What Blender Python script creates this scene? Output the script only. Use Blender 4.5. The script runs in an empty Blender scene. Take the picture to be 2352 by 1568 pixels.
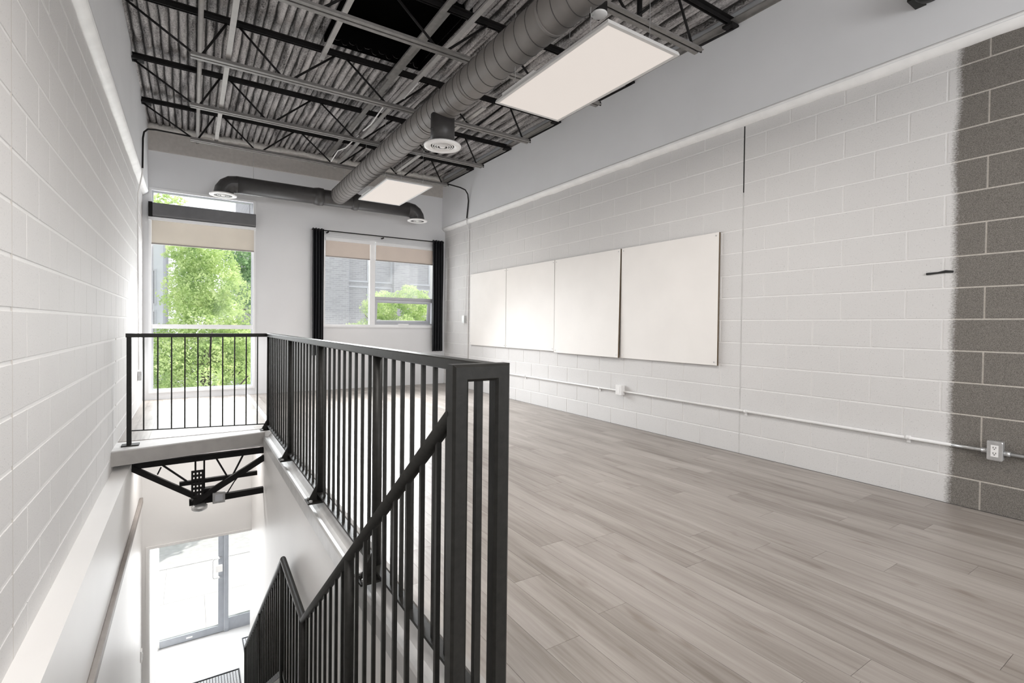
import bpy, math, random
from mathutils import Vector, Matrix, noise

S = bpy.context.scene
COL = S.collection
random.seed(7)

# ------------------------------------------------------------------ camera
YAW, PITCH, ROLL, CAM_H = 0.57605, 0.01444, 0.01148, 1.1205
fw = Vector((math.cos(PITCH) * math.sin(YAW), math.cos(PITCH) * math.cos(YAW), -math.sin(PITCH)))
r0 = Vector((math.cos(YAW), -math.sin(YAW), 0))
u0 = r0.cross(fw)
rt = r0 * math.cos(ROLL) + u0 * math.sin(ROLL)
up = u0 * math.cos(ROLL) - r0 * math.sin(ROLL)
cam_data = bpy.data.cameras.new('camera')
cam = bpy.data.objects.new('camera', cam_data)
COL.objects.link(cam)
m = Matrix((rt, up, -fw)).transposed().to_4x4()
m.translation = (0, 0, CAM_H)
cam.matrix_world = m
cam_data.sensor_width = 36.0
cam_data.lens = 1138.98 / 2352 * 36.0
cam_data.shift_y = -(784 - 765.61) / 2352
cam_data.clip_start = 0.02
cam_data.clip_end = 300
S.camera = cam

# ------------------------------------------------------------------ colour management
S.view_settings.view_transform = 'Standard'
S.view_settings.look = 'None'
S.view_settings.gamma = 1.0
S.view_settings.exposure = -0.12
S.view_settings.use_curve_mapping = False

# ------------------------------------------------------------------ sky, sun, daylight, added fill lamps
W = bpy.data.worlds.new('sky')
S.world = W
W.use_nodes = True
bg = W.node_tree.nodes['Background']
bg.inputs['Color'].default_value = (0.94, 0.97, 1.0, 1)
bg.inputs['Strength'].default_value = 1.6

sun_d = bpy.data.lights.new('sun', 'SUN')
sun_d.energy = 4.4
sun_d.angle = math.radians(1.0)
sun_d.color = (1.0, 0.96, 0.88)
sun = bpy.data.objects.new('sun', sun_d)
COL.objects.link(sun)
sun.rotation_euler = Vector((-0.86, -0.45, -1.1)).to_track_quat('-Z', 'Y').to_euler()


def area(name, loc, direction, sx, sy, energy, color=(1, 1, 1)):
    d = bpy.data.lights.new(name, 'AREA')
    d.shape = 'RECTANGLE'
    d.size, d.size_y, d.energy, d.color = sx, sy, energy, color
    o = bpy.data.objects.new(name, d)
    COL.objects.link(o)
    o.location = loc
    o.rotation_euler = Vector(direction).to_track_quat('-Z', 'Y').to_euler()
    return o


area('daylight_tall_window', (0.18, 8.865, 1.55), (0, -1, 0), 1.28, 2.84, 62, (0.95, 0.98, 1.0))
area('floor_fill_tall_window', (0.18, 8.40, 1.30), (0.1, -0.75, -0.75), 1.2, 1.0, 34, (0.95, 0.98, 1.0))  # added fill inside the room, tilted down to brighten the floor
area('daylight_wide_window', (2.90, 8.865, 1.85), (0, -1, 0), 1.95, 1.45, 26, (0.95, 0.98, 1.0))
low = area('floor_fill_wide_window', (2.45, 8.00, 1.75), (-0.05, -0.80, -0.62), 1.6, 0.9, 85, (0.95, 0.98, 1.0))  # second added fill, hovering before the wide window to lift the far floor
low.data.spread = math.radians(100)
area('daylight_entrance', (0.22, 8.855, -2.55), (0, -1, 0), 1.2, 2.2, 48, (0.96, 0.98, 1.0))
area('rear_fill_light', (2.2, -3.62, 2.0), (0, 1, 0.22), 2.9, 1.5, 175, (0.98, 0.99, 1.0))  # added fill from behind the camera, lifts the upper walls
area('under_slab_fill', (0.1, 6.15, -0.20), (0, 0.22, -1), 0.9, 0.3, 9, (1.0, 0.97, 0.94))  # added unseen lamp under the slab, brightens the lower partition

# ------------------------------------------------------------------ node helpers


def new_mat(name):
    mt = bpy.data.materials.new(name)
    mt.use_nodes = True
    nt = mt.node_tree
    return mt, nt, nt.nodes['Principled BSDF']


def N(nt, kind, **kw):
    n = nt.nodes.new(kind)
    for k, v in kw.items():
        if k.startswith('i_'):
            key = k[2:]
            key = int(key) if key.isdigit() else key.replace('_', ' ')
            n.inputs[key].default_value = v
        else:
            setattr(n, k, v)
    return n


def ramp(nt, fac, stops):
    r = nt.nodes.new('ShaderNodeValToRGB')
    e = r.color_ramp.elements
    while len(e) < len(stops):
        e.new(0.5)
    for el, (p, c) in zip(e, stops):
        el.position = p
        el.color = (*c, 1) if len(c) == 3 else c
    nt.links.new(fac, r.inputs['Fac'])
    return r


def coords(nt, scale=(1, 1, 1), world=True):
    if world:
        g = nt.nodes.new('ShaderNodeNewGeometry')
        src = g.outputs['Position']
    else:
        g = nt.nodes.new('ShaderNodeTexCoord')
        src = g.outputs['Object']
    mp = nt.nodes.new('ShaderNodeMapping')
    mp.inputs['Scale'].default_value = scale
    nt.links.new(src, mp.inputs['Vector'])
    return mp.outputs['Vector']


def noise_tex(nt, vec, scale, detail=2.0, rough=0.5):
    n = nt.nodes.new('ShaderNodeTexNoise')
    n.inputs['Scale'].default_value = scale
    n.inputs['Detail'].default_value = detail
    n.inputs['Roughness'].default_value = rough
    nt.links.new(vec, n.inputs['Vector'])
    return n.outputs['Fac']


def bump(nt, b, height, strength, dist):
    n = nt.nodes.new('ShaderNodeBump')
    n.inputs['Strength'].default_value = strength
    n.inputs['Distance'].default_value = dist
    nt.links.new(height, n.inputs['Height'])
    nt.links.new(n.outputs['Normal'], b.inputs['Normal'])


def mixc(nt, fac, a, b_):
    n = nt.nodes.new('ShaderNodeMix')
    n.data_type = 'RGBA'
    for sock, v in ((n.inputs[0], fac), (n.inputs[6], a), (n.inputs[7], b_)):
        if hasattr(v, 'is_output'):
            nt.links.new(v, sock)
        elif isinstance(v, (int, float)):
            sock.default_value = v
        else:
            sock.default_value = (*v, 1)
    return n.outputs[2]


def math_n(nt, op, a, b_=0.0, c=None):
    n = nt.nodes.new('ShaderNodeMath')
    n.operation = op
    for i, v in enumerate((a, b_, c)):
        if v is None:
            continue
        if hasattr(v, 'is_output'):
            nt.links.new(v, n.inputs[i])
        else:
            n.inputs[i].default_value = v
    return n.outputs[0]


def simple(name, col, rough=0.5, metal=0.0, var=0.08, scale=12.0, bmp=0.0, spec=None, bscale=80.0):
    """plain paint or metal with a little uneven tone and fine relief"""
    mt, nt, b = new_mat(name)
    v = coords(nt)
    f = noise_tex(nt, v, scale, 3.0)
    lo = tuple(max(0, c * (1 - var)) for c in col)
    hi = tuple(min(1, c * (1 + var)) for c in col)
    r = ramp(nt, f, [(0.3, lo), (0.7, hi)])
    nt.links.new(r.outputs['Color'], b.inputs['Base Color'])
    b.inputs['Roughness'].default_value = rough
    b.inputs['Metallic'].default_value = metal
    if spec is not None:
        b.inputs['Specular IOR Level'].default_value = spec
    if bmp:
        f2 = noise_tex(nt, v, bscale, 2.0)
        bump(nt, b, f2, bmp, 0.002)
    return mt


def emitter(name, col, strength):
    mt, nt, b = new_mat(name)
    b.inputs['Base Color'].default_value = (0.22, 0.21, 0.20, 1)
    b.inputs['Roughness'].default_value = 0.9
    b.inputs['Specular IOR Level'].default_value = 0.0
    b.inputs['Emission Color'].default_value = (*col, 1)
    b.inputs['Emission Strength'].default_value = strength
    return mt


PAINT_LINE = 1.142


def masonry(name, painted, bare_lo, bare_hi, grain, pits):
    """block or mortar: white roller paint beyond PAINT_LINE along the right wall, bare concrete before it"""
    mt, nt, b = new_mat(name)
    v = coords(nt)
    g = nt.nodes.new('ShaderNodeNewGeometry')
    sep = nt.nodes.new('ShaderNodeSeparateXYZ')
    nt.links.new(g.outputs['Position'], sep.inputs[0])
    fine = noise_tex(nt, v, grain, 3.0, 0.7)
    bare = ramp(nt, fine, [(0.33, bare_lo), (0.66, bare_hi)]).outputs['Color']
    soft = noise_tex(nt, v, 1.3, 3.0)
    tone = ramp(nt, soft, [(0.3, tuple(c * 0.965 for c in painted)), (0.7, painted)]).outputs['Color']
    pit = noise_tex(nt, v, 130.0, 3.0, 0.6)
    pm = ramp(nt, pit, [(0.27, (1, 1, 1)), (0.38, (0, 0, 0))]).outputs['Color']
    pk = math_n(nt, 'MULTIPLY', pm, pits)
    white = mixc(nt, pk, tone, tuple(c * 0.42 for c in painted))
    wob = noise_tex(nt, v, 2.2, 1.0)
    brush = noise_tex(nt, coords(nt, (1, 1, 2.2)), 70.0, 3.0, 0.7)
    y = math_n(nt, 'ADD', sep.outputs['Y'], math_n(nt, 'MULTIPLY', math_n(nt, 'SUBTRACT', wob, 0.5), 0.045))
    y = math_n(nt, 'ADD', y, math_n(nt, 'MULTIPLY', math_n(nt, 'SUBTRACT', brush, 0.5), 0.075))
    mk = nt.nodes.new('ShaderNodeMapRange')
    mk.inputs['From Min'].default_value = PAINT_LINE - 0.016
    mk.inputs['From Max'].default_value = PAINT_LINE + 0.022
    nt.links.new(y, mk.inputs['Value'])
    onright = math_n(nt, 'GREATER_THAN', sep.outputs['X'], 2.0)
    fac = math_n(nt, 'MAXIMUM', mk.outputs['Result'], math_n(nt, 'SUBTRACT', 1.0, onright))
    c = mixc(nt, fac, bare, white)
    nt.links.new(c, b.inputs['Base Color'])
    b.inputs['Roughness'].default_value = 0.75
    b.inputs['Specular IOR Level'].default_value = 0.25
    h = math_n(nt, 'ADD', math_n(nt, 'MULTIPLY', fine, 0.6), pit)
    bump(nt, b, h, 0.35, 0.003)
    return mt


M = {}
M['block'] = masonry('concrete_block', (0.68, 0.668, 0.660), (0.075, 0.068, 0.060), (0.275, 0.256, 0.232), 300.0, 0.6)
M['mortar'] = masonry('mortar_joint', (0.80, 0.79, 0.78), (0.42, 0.39, 0.35), (0.55, 0.515, 0.47), 90.0, 0.2)
M['drywall'] = simple('painted_drywall', (0.78, 0.785, 0.80), 0.7, var=0.03, scale=1.2, bmp=0.05, spec=0.25)
M['drywall_warm'] = simple('painted_drywall_warm', (0.84, 0.825, 0.81), 0.45, var=0.03, scale=1.2, spec=0.35)
M['trim_white'] = simple('white_sealant', (0.90, 0.895, 0.885), 0.55, var=0.04, scale=9, bmp=0.2, bscale=30)
M['frame_white'] = simple('white_window_frame', (0.86, 0.865, 0.875), 0.4, var=0.02)
M['frame_grey'] = simple('grey_vinyl_sash', (0.50, 0.51, 0.54), 0.4, var=0.03)
M['alu'] = simple('grey_aluminium', (0.34, 0.36, 0.395), 0.4, 0.3, var=0.05)
M['band'] = simple('grey_band_paint', (0.56, 0.53, 0.50), 0.8, var=0.06, scale=20)
M['foam_edge'] = simple('pale_foam', (0.66, 0.64, 0.61), 0.9, var=0.1, scale=30, bmp=0.6, bscale=40)
M['black_steel'] = simple('black_painted_steel', (0.017, 0.0165, 0.015), 0.45, var=0.2, scale=40, spec=0.22, bmp=0.12, bscale=160)
M['grey_steel'] = simple('grey_steel_lit_chord', (0.20, 0.19, 0.18), 0.55, var=0.15, scale=18)  # joist bottom chords too: black steel lightened as if lit from below
M['rod_black'] = simple('black_web_steel', (0.014, 0.013, 0.013), 0.6, var=0.2, spec=0.15)
M['duct'] = simple('taupe_duct_paint', (0.19, 0.175, 0.165), 0.55, var=0.08, scale=8)
M['duct_seam'] = simple('dark_duct_seam', (0.05, 0.046, 0.044), 0.6)
M['duct_dark'] = simple('dark_duct_paint', (0.055, 0.052, 0.052), 0.42, var=0.12, scale=10)
M['pipe'] = simple('grey_pipe_paint', (0.38, 0.365, 0.35), 0.55, var=0.08)
M['white_enamel'] = simple('white_enamel', (0.84, 0.83, 0.82), 0.35, var=0.02)
M['black'] = simple('matt_black', (0.004, 0.004, 0.004), 0.9, var=0.1, spec=0.0)
M['curtain'] = simple('black_curtain_cloth', (0.013, 0.014, 0.017), 0.65, var=0.3, scale=60, bmp=0.2)
M['board'] = simple('white_board_face', (0.83, 0.80, 0.77), 0.6, var=0.02, scale=3)
M['board_edge'] = simple('raw_board_edge', (0.13, 0.095, 0.06), 0.8, var=0.2)
M['galv'] = simple('galvanised_steel', (0.55, 0.55, 0.55), 0.35, 0.6, var=0.12, scale=30)
M['conduit_white'] = simple('painted_conduit', (0.80, 0.79, 0.78), 0.5, var=0.04)
M['slab'] = simple('painted_slab_edge', (0.74, 0.73, 0.72), 0.6, var=0.06, scale=8, bmp=0.15)
M['slab_face'] = simple('grey_slab_face', (0.38, 0.365, 0.35), 0.7, var=0.06)
M['channel'] = simple('white_painted_channel', (0.50, 0.495, 0.49), 0.4, var=0.10, scale=10, bmp=0.1, bscale=25)
M['rail_wood'] = simple('beige_wall_rail', (0.30, 0.27, 0.25), 0.5, var=0.08)
M['tile'] = simple('pale_floor_tile', (0.52, 0.52, 0.52), 0.35, var=0.06, scale=3)
M['mat'] = simple('charcoal_mat_rubber', (0.07, 0.075, 0.085), 0.8, var=0.2)
M['pavement'] = simple('pale_pavement', (0.66, 0.655, 0.65), 0.9, var=0.08, scale=6)
M['road'] = simple('grey_asphalt', (0.50, 0.50, 0.51), 0.9, var=0.1, scale=10)
M['bark'] = simple('tree_bark', (0.09, 0.07, 0.05), 0.9, var=0.3, scale=20)
M['dark_glass'] = simple('dark_building_glass', (0.045, 0.055, 0.08), 0.15, var=0.2, scale=0.6)
M['stair'] = simple('pale_stair_paint', (0.62, 0.61, 0.60), 0.6)
M['chain'] = simple('bright_chain', (0.6, 0.6, 0.6), 0.35, 0.7)
M['panel_light'] = emitter('lit_diffuser', (1.0, 0.91, 0.84), 0.70)
M['cassette'] = simple('graphite_cassette', (0.15, 0.15, 0.155), 0.35, 0.2, var=0.06)
M['joint_grey'] = simple('grey_joint_filler', (0.56, 0.55, 0.54), 0.8, var=0.1)
M['panel_trim'] = simple('grey_panel_trim', (0.58, 0.57, 0.56), 0.4, var=0.03)
M['slot'] = simple('dark_slot', (0.02, 0.02, 0.02), 0.8)


def fabric(name, col, trans, lum):
    mt, nt, b = new_mat(name)
    v = coords(nt, (1, 1, 1))
    f = noise_tex(nt, v, 4.0, 3.0)
    r = ramp(nt, f, [(0.3, tuple(c * 0.95 for c in col)), (0.7, col)])
    d = nt.nodes.new('ShaderNodeBsdfDiffuse')
    t = nt.nodes.new('ShaderNodeBsdfTranslucent')
    tr = nt.nodes.new('ShaderNodeBsdfTransparent')
    for n in (d, t):
        nt.links.new(r.outputs['Color'], n.inputs['Color'])
    m1 = nt.nodes.new('ShaderNodeMixShader')
    m1.inputs[0].default_value = lum
    m2 = nt.nodes.new('ShaderNodeMixShader')
    m2.inputs[0].default_value = trans
    nt.links.new(d.outputs[0], m1.inputs[1])
    nt.links.new(t.outputs[0], m1.inputs[2])
    nt.links.new(m1.outputs[0], m2.inputs[1])
    nt.links.new(tr.outputs[0], m2.inputs[2])
    nt.links.new(m2.outputs[0], nt.nodes['Material Output'].inputs['Surface'])
    return mt


M['blind'] = fabric('beige_blind_mesh', (0.72, 0.67, 0.60), 0.06, 0.15)
M['blind_pink'] = fabric('cream_blind_mesh', (0.75, 0.67, 0.61), 0.02, 0.17)


def glass(name, veil):
    """window glass: clear, a trace of reflection and a pale veil mixed in for glare haze"""
    mt, nt, b = new_mat(name)
    tr = nt.nodes.new('ShaderNodeBsdfTransparent')
    gl = nt.nodes.new('ShaderNodeBsdfGlossy')
    gl.inputs['Roughness'].default_value = 0.02
    df = nt.nodes.new('ShaderNodeBsdfTranslucent')
    df.inputs['Color'].default_value = (0.95, 0.96, 1.0, 1)
    v = coords(nt)
    f = noise_tex(nt, v, 1.5, 2.0)
    vm = math_n(nt, 'MULTIPLY', f, veil * 2)
    m1 = nt.nodes.new('ShaderNodeMixShader')
    m1.inputs[0].default_value = 0.003
    m2 = nt.nodes.new('ShaderNodeMixShader')
    nt.links.new(vm, m2.inputs[0])
    nt.links.new(tr.outputs[0], m1.inputs[1])
    nt.links.new(gl.outputs[0], m1.inputs[2])
    nt.links.new(m1.outputs[0], m2.inputs[1])
    nt.links.new(df.outputs[0], m2.inputs[2])
    nt.links.new(m2.outputs[0], nt.nodes['Material Output'].inputs['Surface'])
    return mt


M['glass'] = glass('window_glass', 0.015)
M['glass_hazy'] = glass('hazy_window_glass', 0.11)  # stronger veil: haze of glare put into the glass itself


def plank_material():
    mt, nt, b = new_mat('grey_oak_plank')
    oi = nt.nodes.new('ShaderNodeObjectInfo')
    g = nt.nodes.new('ShaderNodeNewGeometry')
    add = nt.nodes.new('ShaderNodeVectorMath')
    add.operation = 'ADD'
    sc = nt.nodes.new('ShaderNodeVectorMath')
    sc.operation = 'SCALE'
    cb = nt.nodes.new('ShaderNodeCombineXYZ')
    for i in range(3):
        nt.links.new(oi.outputs['Random'], cb.inputs[i])
    nt.links.new(cb.outputs[0], sc.inputs[0])
    sc.inputs['Scale'].default_value = 37.0
    nt.links.new(g.outputs['Position'], add.inputs[0])
    nt.links.new(sc.outputs[0], add.inputs[1])
    def mp(s):
        n = nt.nodes.new('ShaderNodeMapping')
        n.inputs['Scale'].default_value = s
        nt.links.new(add.outputs[0], n.inputs['Vector'])
        return n.outputs['Vector']
    broad = noise_tex(nt, mp((9, 1.0, 1)), 1.0, 3.0, 0.55)
    grain = noise_tex(nt, mp((60, 2.5, 1)), 1.0, 4.0, 0.6)
    knots = noise_tex(nt, mp((14, 4.0, 1)), 1.0, 2.0, 0.5)
    t = math_n(nt, 'ADD', math_n(nt, 'MULTIPLY', broad, 0.62), math_n(nt, 'MULTIPLY', grain, 0.38))
    t = math_n(nt, 'ADD', t, math_n(nt, 'MULTIPLY', math_n(nt, 'SUBTRACT', oi.outputs['Random'], 0.5), 0.12))
    base = ramp(nt, t, [(0.31, (0.18, 0.153, 0.132)), (0.46, (0.285, 0.253, 0.228)), (0.66, (0.385, 0.350, 0.322))]).outputs['Color']
    km = ramp(nt, knots, [(0.25, (1, 1, 1)), (0.36, (0, 0, 0))]).outputs['Color']
    c = mixc(nt, math_n(nt, 'MULTIPLY', km, 0.55), base, (0.16, 0.125, 0.10))
    nt.links.new(c, b.inputs['Base Color'])
    b.inputs['Roughness'].default_value = 0.38
    b.inputs['Specular IOR Level'].default_value = 0.6
    bump(nt, b, grain, 0.06, 0.001)
    return mt


M['plank'] = plank_material()


def foam_material():
    mt, nt, b = new_mat('shaded_oversprayed_foam')
    patch = noise_tex(nt, coords(nt, (14, 1.3, 2)), 1.0, 4.0, 0.65)
    spk = noise_tex(nt, coords(nt, (1, 0.55, 1)), 75.0, 3.0, 0.75)
    t = math_n(nt, 'ADD', math_n(nt, 'MULTIPLY', patch, 0.62), math_n(nt, 'MULTIPLY', spk, 0.38))
    c0 = ramp(nt, t, [(0.37, (0.03, 0.028, 0.028)), (0.46, (0.25, 0.238, 0.235)), (0.60, (0.56, 0.535, 0.525))]).outputs['Color']
    g = nt.nodes.new('ShaderNodeNewGeometry')
    sep = nt.nodes.new('ShaderNodeSeparateXYZ')
    nt.links.new(g.outputs['Position'], sep.inputs[0])
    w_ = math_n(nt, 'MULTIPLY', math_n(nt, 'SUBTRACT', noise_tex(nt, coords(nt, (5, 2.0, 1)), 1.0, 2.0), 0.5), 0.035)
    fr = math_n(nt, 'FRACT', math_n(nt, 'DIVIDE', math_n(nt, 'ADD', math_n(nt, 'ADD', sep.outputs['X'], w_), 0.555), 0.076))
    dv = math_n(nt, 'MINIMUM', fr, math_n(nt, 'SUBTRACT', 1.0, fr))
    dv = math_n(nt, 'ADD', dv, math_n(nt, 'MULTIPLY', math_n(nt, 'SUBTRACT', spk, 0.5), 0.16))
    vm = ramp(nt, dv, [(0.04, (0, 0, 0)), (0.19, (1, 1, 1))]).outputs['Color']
    c = mixc(nt, vm, (0.035, 0.033, 0.032), c0)  # crease shade painted dark along the flute valleys, over the overspray mottle
    nt.links.new(c, b.inputs['Base Color'])
    b.inputs['Roughness'].default_value = 0.85
    b.inputs['Specular IOR Level'].default_value = 0.2
    bump(nt, b, spk, 0.35, 0.006)
    return mt


M['foam'] = foam_material()


def leaf_material(name, a, b2, c2):
    mt, nt, b = new_mat(name)
    v = coords(nt)
    f = noise_tex(nt, v, 2.4, 3.0, 0.7)
    r = ramp(nt, f, [(0.30, a), (0.5, b2), (0.72, c2)])
    d = nt.nodes.new('ShaderNodeBsdfDiffuse')
    t = nt.nodes.new('ShaderNodeBsdfTranslucent')
    for n in (d, t):
        nt.links.new(r.outputs['Color'], n.inputs['Color'])
    m1 = nt.nodes.new('ShaderNodeMixShader')
    m1.inputs[0].default_value = 0.45
    nt.links.new(d.outputs[0], m1.inputs[1])
    nt.links.new(t.outputs[0], m1.inputs[2])
    nt.links.new(m1.outputs[0], nt.nodes['Material Output'].inputs['Surface'])
    return mt


M['leaf'] = leaf_material('spring_leaves', (0.36, 0.52, 0.20), (0.66, 0.79, 0.38), (0.90, 0.95, 0.60))
M['leaf_dark'] = leaf_material('deep_leaves', (0.14, 0.30, 0.13), (0.34, 0.52, 0.26), (0.56, 0.72, 0.42))


def brick_material():
    mt, nt, b = new_mat('grey_brickwork')
    g = nt.nodes.new('ShaderNodeNewGeometry')
    sep = nt.nodes.new('ShaderNodeSeparateXYZ')
    cb = nt.nodes.new('ShaderNodeCombineXYZ')
    nt.links.new(g.outputs['Position'], sep.inputs[0])
    nt.links.new(sep.outputs['X'], cb.inputs[0])
    nt.links.new(sep.outputs['Z'], cb.inputs[1])
    br = nt.nodes.new('ShaderNodeTexBrick')
    br.inputs['Scale'].default_value = 1.0
    br.inputs['Brick Width'].default_value = 0.30
    br.inputs['Row Height'].default_value = 0.10
    br.inputs['Mortar Size'].default_value = 0.012
    br.inputs['Color1'].default_value = (0.30, 0.295, 0.31, 1)
    br.inputs['Color2'].default_value = (0.38, 0.375, 0.39, 1)
    br.inputs['Mortar'].default_value = (0.46, 0.455, 0.47, 1)
    nt.links.new(cb.outputs[0], br.inputs['Vector'])
    nt.links.new(br.outputs['Color'], b.inputs['Base Color'])
    b.inputs['Roughness'].default_value = 0.9
    return mt


M['brickwork'] = brick_material()
M['render_pale'] = simple('pale_render', (0.62, 0.64, 0.68), 0.9, var=0.05, scale=2)

# ------------------------------------------------------------------ mesh builder


class MB:
    def __init__(self):
        self.v, self.f, self.s = [], [], []

    def quad(self, *ps, smooth=False):
        n = len(self.v)
        self.v += [tuple(p) for p in ps]
        self.f.append(tuple(range(n, n + len(ps))))
        self.s.append(smooth)
        return self

    def box(self, x0, x1, y0, y1, z0, z1):
        n = len(self.v)
        self.v += [(x, y, z) for z in (z0, z1) for y in (y0, y1) for x in (x0, x1)]
        for q in ((0, 2, 3, 1), (4, 5, 7, 6), (0, 1, 5, 4), (2, 6, 7, 3), (0, 4, 6, 2), (1, 3, 7, 5)):
            self.f.append(tuple(n + i for i in q))
            self.s.append(False)
        return self

    def rings(self, rings, closed=False, caps=True, smooth=True):
        n0 = len(self.v)
        k = len(rings[0])
        for r in rings:
            self.v += [tuple(p) for p in r]
        nr = len(rings)
        for i in range(nr if closed else nr - 1):
            a, b_ = n0 + i * k, n0 + ((i + 1) % nr) * k
            for j in range(k):
                j2 = (j + 1) % k
                self.f.append((a + j, a + j2, b_ + j2, b_ + j))
                self.s.append(smooth)
        if caps and not closed:
            self.f.append(tuple(n0 + j for j in reversed(range(k))))
            self.s.append(False)
            self.f.append(tuple(n0 + (nr - 1) * k + j for j in range(k)))
            self.s.append(False)
        return self

    def sweep(self, pts, prof, baxis, smooth=False, caps=True):
        """prof: list of (n, b) offsets; path planar, perpendicular to baxis"""
        pts = [Vector(p) for p in pts]
        b_ = Vector(baxis).normalized()
        ts = [(pts[i + 1] - pts[i]).normalized() for i in range(len(pts) - 1)]
        ns = [b_.cross(t).normalized() for t in ts]
        rings = []
        for i, p in enumerate(pts):
            if i == 0:
                mvec = ns[0]
            elif i == len(pts) - 1:
                mvec = ns[-1]
            else:
                mvec = (ns[i - 1] + ns[i]) / (1 + ns[i - 1].dot(ns[i]))
            rings.append([p + mvec * a + b_ * c for a, c in prof])
        return self.rings(rings, caps=caps, smooth=smooth)

    def tube(self, pts, r, seg=12, caps=True):
        pts = [Vector(p) for p in pts]
        rr = r if isinstance(r, (list, tuple)) else [r] * len(pts)
        rings = []
        t0 = (pts[1] - pts[0]).normalized()
        ref = Vector((0, 0, 1)) if abs(t0.z) < 0.9 else Vector((1, 0, 0))
        nvec = (ref - t0 * ref.dot(t0)).normalized()
        for i, p in enumerate(pts):
            if i == 0:
                t = t0
            elif i == len(pts) - 1:
                t = (pts[i] - pts[i - 1]).normalized()
            else:
                t = ((pts[i + 1] - pts[i]).normalized() + (pts[i] - pts[i - 1]).normalized()).normalized()
            nvec = (nvec - t * nvec.dot(t)).normalized()
            bvec = t.cross(nvec)
            rings.append([p + (nvec * math.cos(2 * math.pi * k / seg) + bvec * math.sin(2 * math.pi * k / seg)) * rr[i] for k in range(seg)])
        return self.rings(rings, caps=caps)

    def bar(self, p, q, w, h=None, upv=(0, 0, 1), ch=0.0):
        """straight bar with a w x h section (chamfered by ch)"""
        p, q = Vector(p), Vector(q)
        h = h or w
        t = (q - p).normalized()
        u = Vector(upv)
        if abs(t.dot(u)) > 0.95:
            u = Vector((0, 1, 0))
        s = t.cross(u).normalized()
        u = s.cross(t).normalized()
        a, b_ = w / 2, h / 2
        if ch:
            pr = [(a - ch, -b_), (a, -b_ + ch), (a, b_ - ch), (a - ch, b_), (-a + ch, b_), (-a, b_ - ch), (-a, -b_ + ch), (-a + ch, -b_)]
        else:
            pr = [(a, -b_), (a, b_), (-a, b_), (-a, -b_)]
        return self.rings([[c + s * x + u * y for x, y in pr] for c in (p, q)], smooth=False)

    def lathe(self, c, prof, seg=32, smooth=True, caps=True):
        """prof: (radius, z) list about the vertical axis through c"""
        c = Vector(c)
        rings = [[c + Vector((r * math.cos(2 * math.pi * k / seg), r * math.sin(2 * math.pi * k / seg), z)) for k in range(seg)] for r, z in prof]
        return self.rings(rings, smooth=smooth, caps=caps)

    def mesh(self, name, mat=None, org=(0, 0, 0)):
        me = bpy.data.meshes.new(name)
        o = Vector(org)
        me.from_pydata([tuple(Vector(p) - o) for p in self.v], [], self.f)
        me.polygons.foreach_set('use_smooth', self.s)
        if mat:
            me.materials.append(mat)
        me.update()
        return me

    def build(self, name, mat, parent=None, **props):
        org = root_of(parent) if parent else (0, 0, 0)
        ob = bpy.data.objects.new(name, self.mesh(name, mat, org))
        COL.objects.link(ob)
        if parent:
            ob.parent = parent
        for k, v in props.items():
            ob[k] = v
        return ob


def root_of(p):
    v = Vector((0, 0, 0))
    while p:
        v += Vector(p.location)
        p = p.parent
    return v


def thing(name, label, cat, loc=(0, 0, 0), group=None):
    o = bpy.data.objects.new(name, None)
    COL.objects.link(o)
    o.location = loc
    o.empty_display_size = 0.1
    o['label'], o['category'] = label, cat
    if group:
        o['group'] = group
    return o


def structure(name, mb, mat, label=None):
    o = mb.build(name, mat)
    o['kind'] = 'structure'
    if label:
        o['label'] = label
    return o


def struct_empty(name, loc):
    o = bpy.data.objects.new(name, None)
    COL.objects.link(o)
    o.location = loc
    o['kind'] = 'structure'
    return o


def copy_tree(o, parent=None):
    c = o.copy()
    COL.objects.link(c)
    c.parent = parent
    for ch in list(o.children):
        copy_tree(ch, c)
    return c


# ------------------------------------------------------------------ measures of the place
XR, XL = 4.157, -0.572            # faces of the block walls
XR2, XL2 = 4.092, -0.505          # faces of the drywall above them
YB, YREAR = 8.83, -3.6            # back and rear walls
ZC = 3.95                         # roof deck
ZT = 2.965                        # top of the block walls
B = 0.2032                        # block module
XG, XS = 0.705, 0.590             # guardrail and stair rail planes
YH = 6.95                         # lower partition with the entrance opening
ZL = -3.69                        # ground floor

# ------------------------------------------------------------------ block walls


def block_mesh(length, height, cache={}):
    key = (round(length, 3), round(height, 3))
    if key not in cache:
        a, h = length / 2, height / 2
        mb = MB()
        def ring(x, ins):
            return [(x, -a + ins, -h + ins), (x, a - ins, -h + ins), (x, a - ins, h - ins), (x, -a + ins, h - ins)]
        mb.rings([ring(0.004, 0.0), ring(0.0004, 0.0), ring(-0.0014, 0.0022)], smooth=False)
        cache[key] = mb.mesh('block', M['block'])
    return cache[key]


def block_rows(z0, k_lo, k_hi, joints, y_lo, y_hi, z_top, g=0.0095, gv=0.0095):
    """running bond between control joints: (y centre, z centre, length, height)"""
    out = []
    edges = sorted([y for y in joints if y_lo < y < y_hi])
    spans = list(zip([y_lo] + edges, edges + [y_hi]))
    for k in range(k_lo, k_hi):
        zb, zt = z0 + k * B, min(z0 + (k + 1) * B, z_top)
        if zt - zb < 0.03:
            continue
        for a, b_ in spans:
            anchor = a if a in edges else b_
            first = anchor + (B if k % 2 else 0.0)
            n0 = math.floor((a - first) / (2 * B)) - 1
            ys = [first + 2 * B * i for i in range(n0, n0 + 60)]
            if k % 2 and anchor in edges:
                pass
            for y0 in ys:
                p, q = max(y0, a), min(y0 + 2 * B, b_)
                if q - p > 0.03:
                    out.append(((p + q) / 2, (zb + zt) / 2, q - p - gv, zt - zb - g))
    return out


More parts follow.
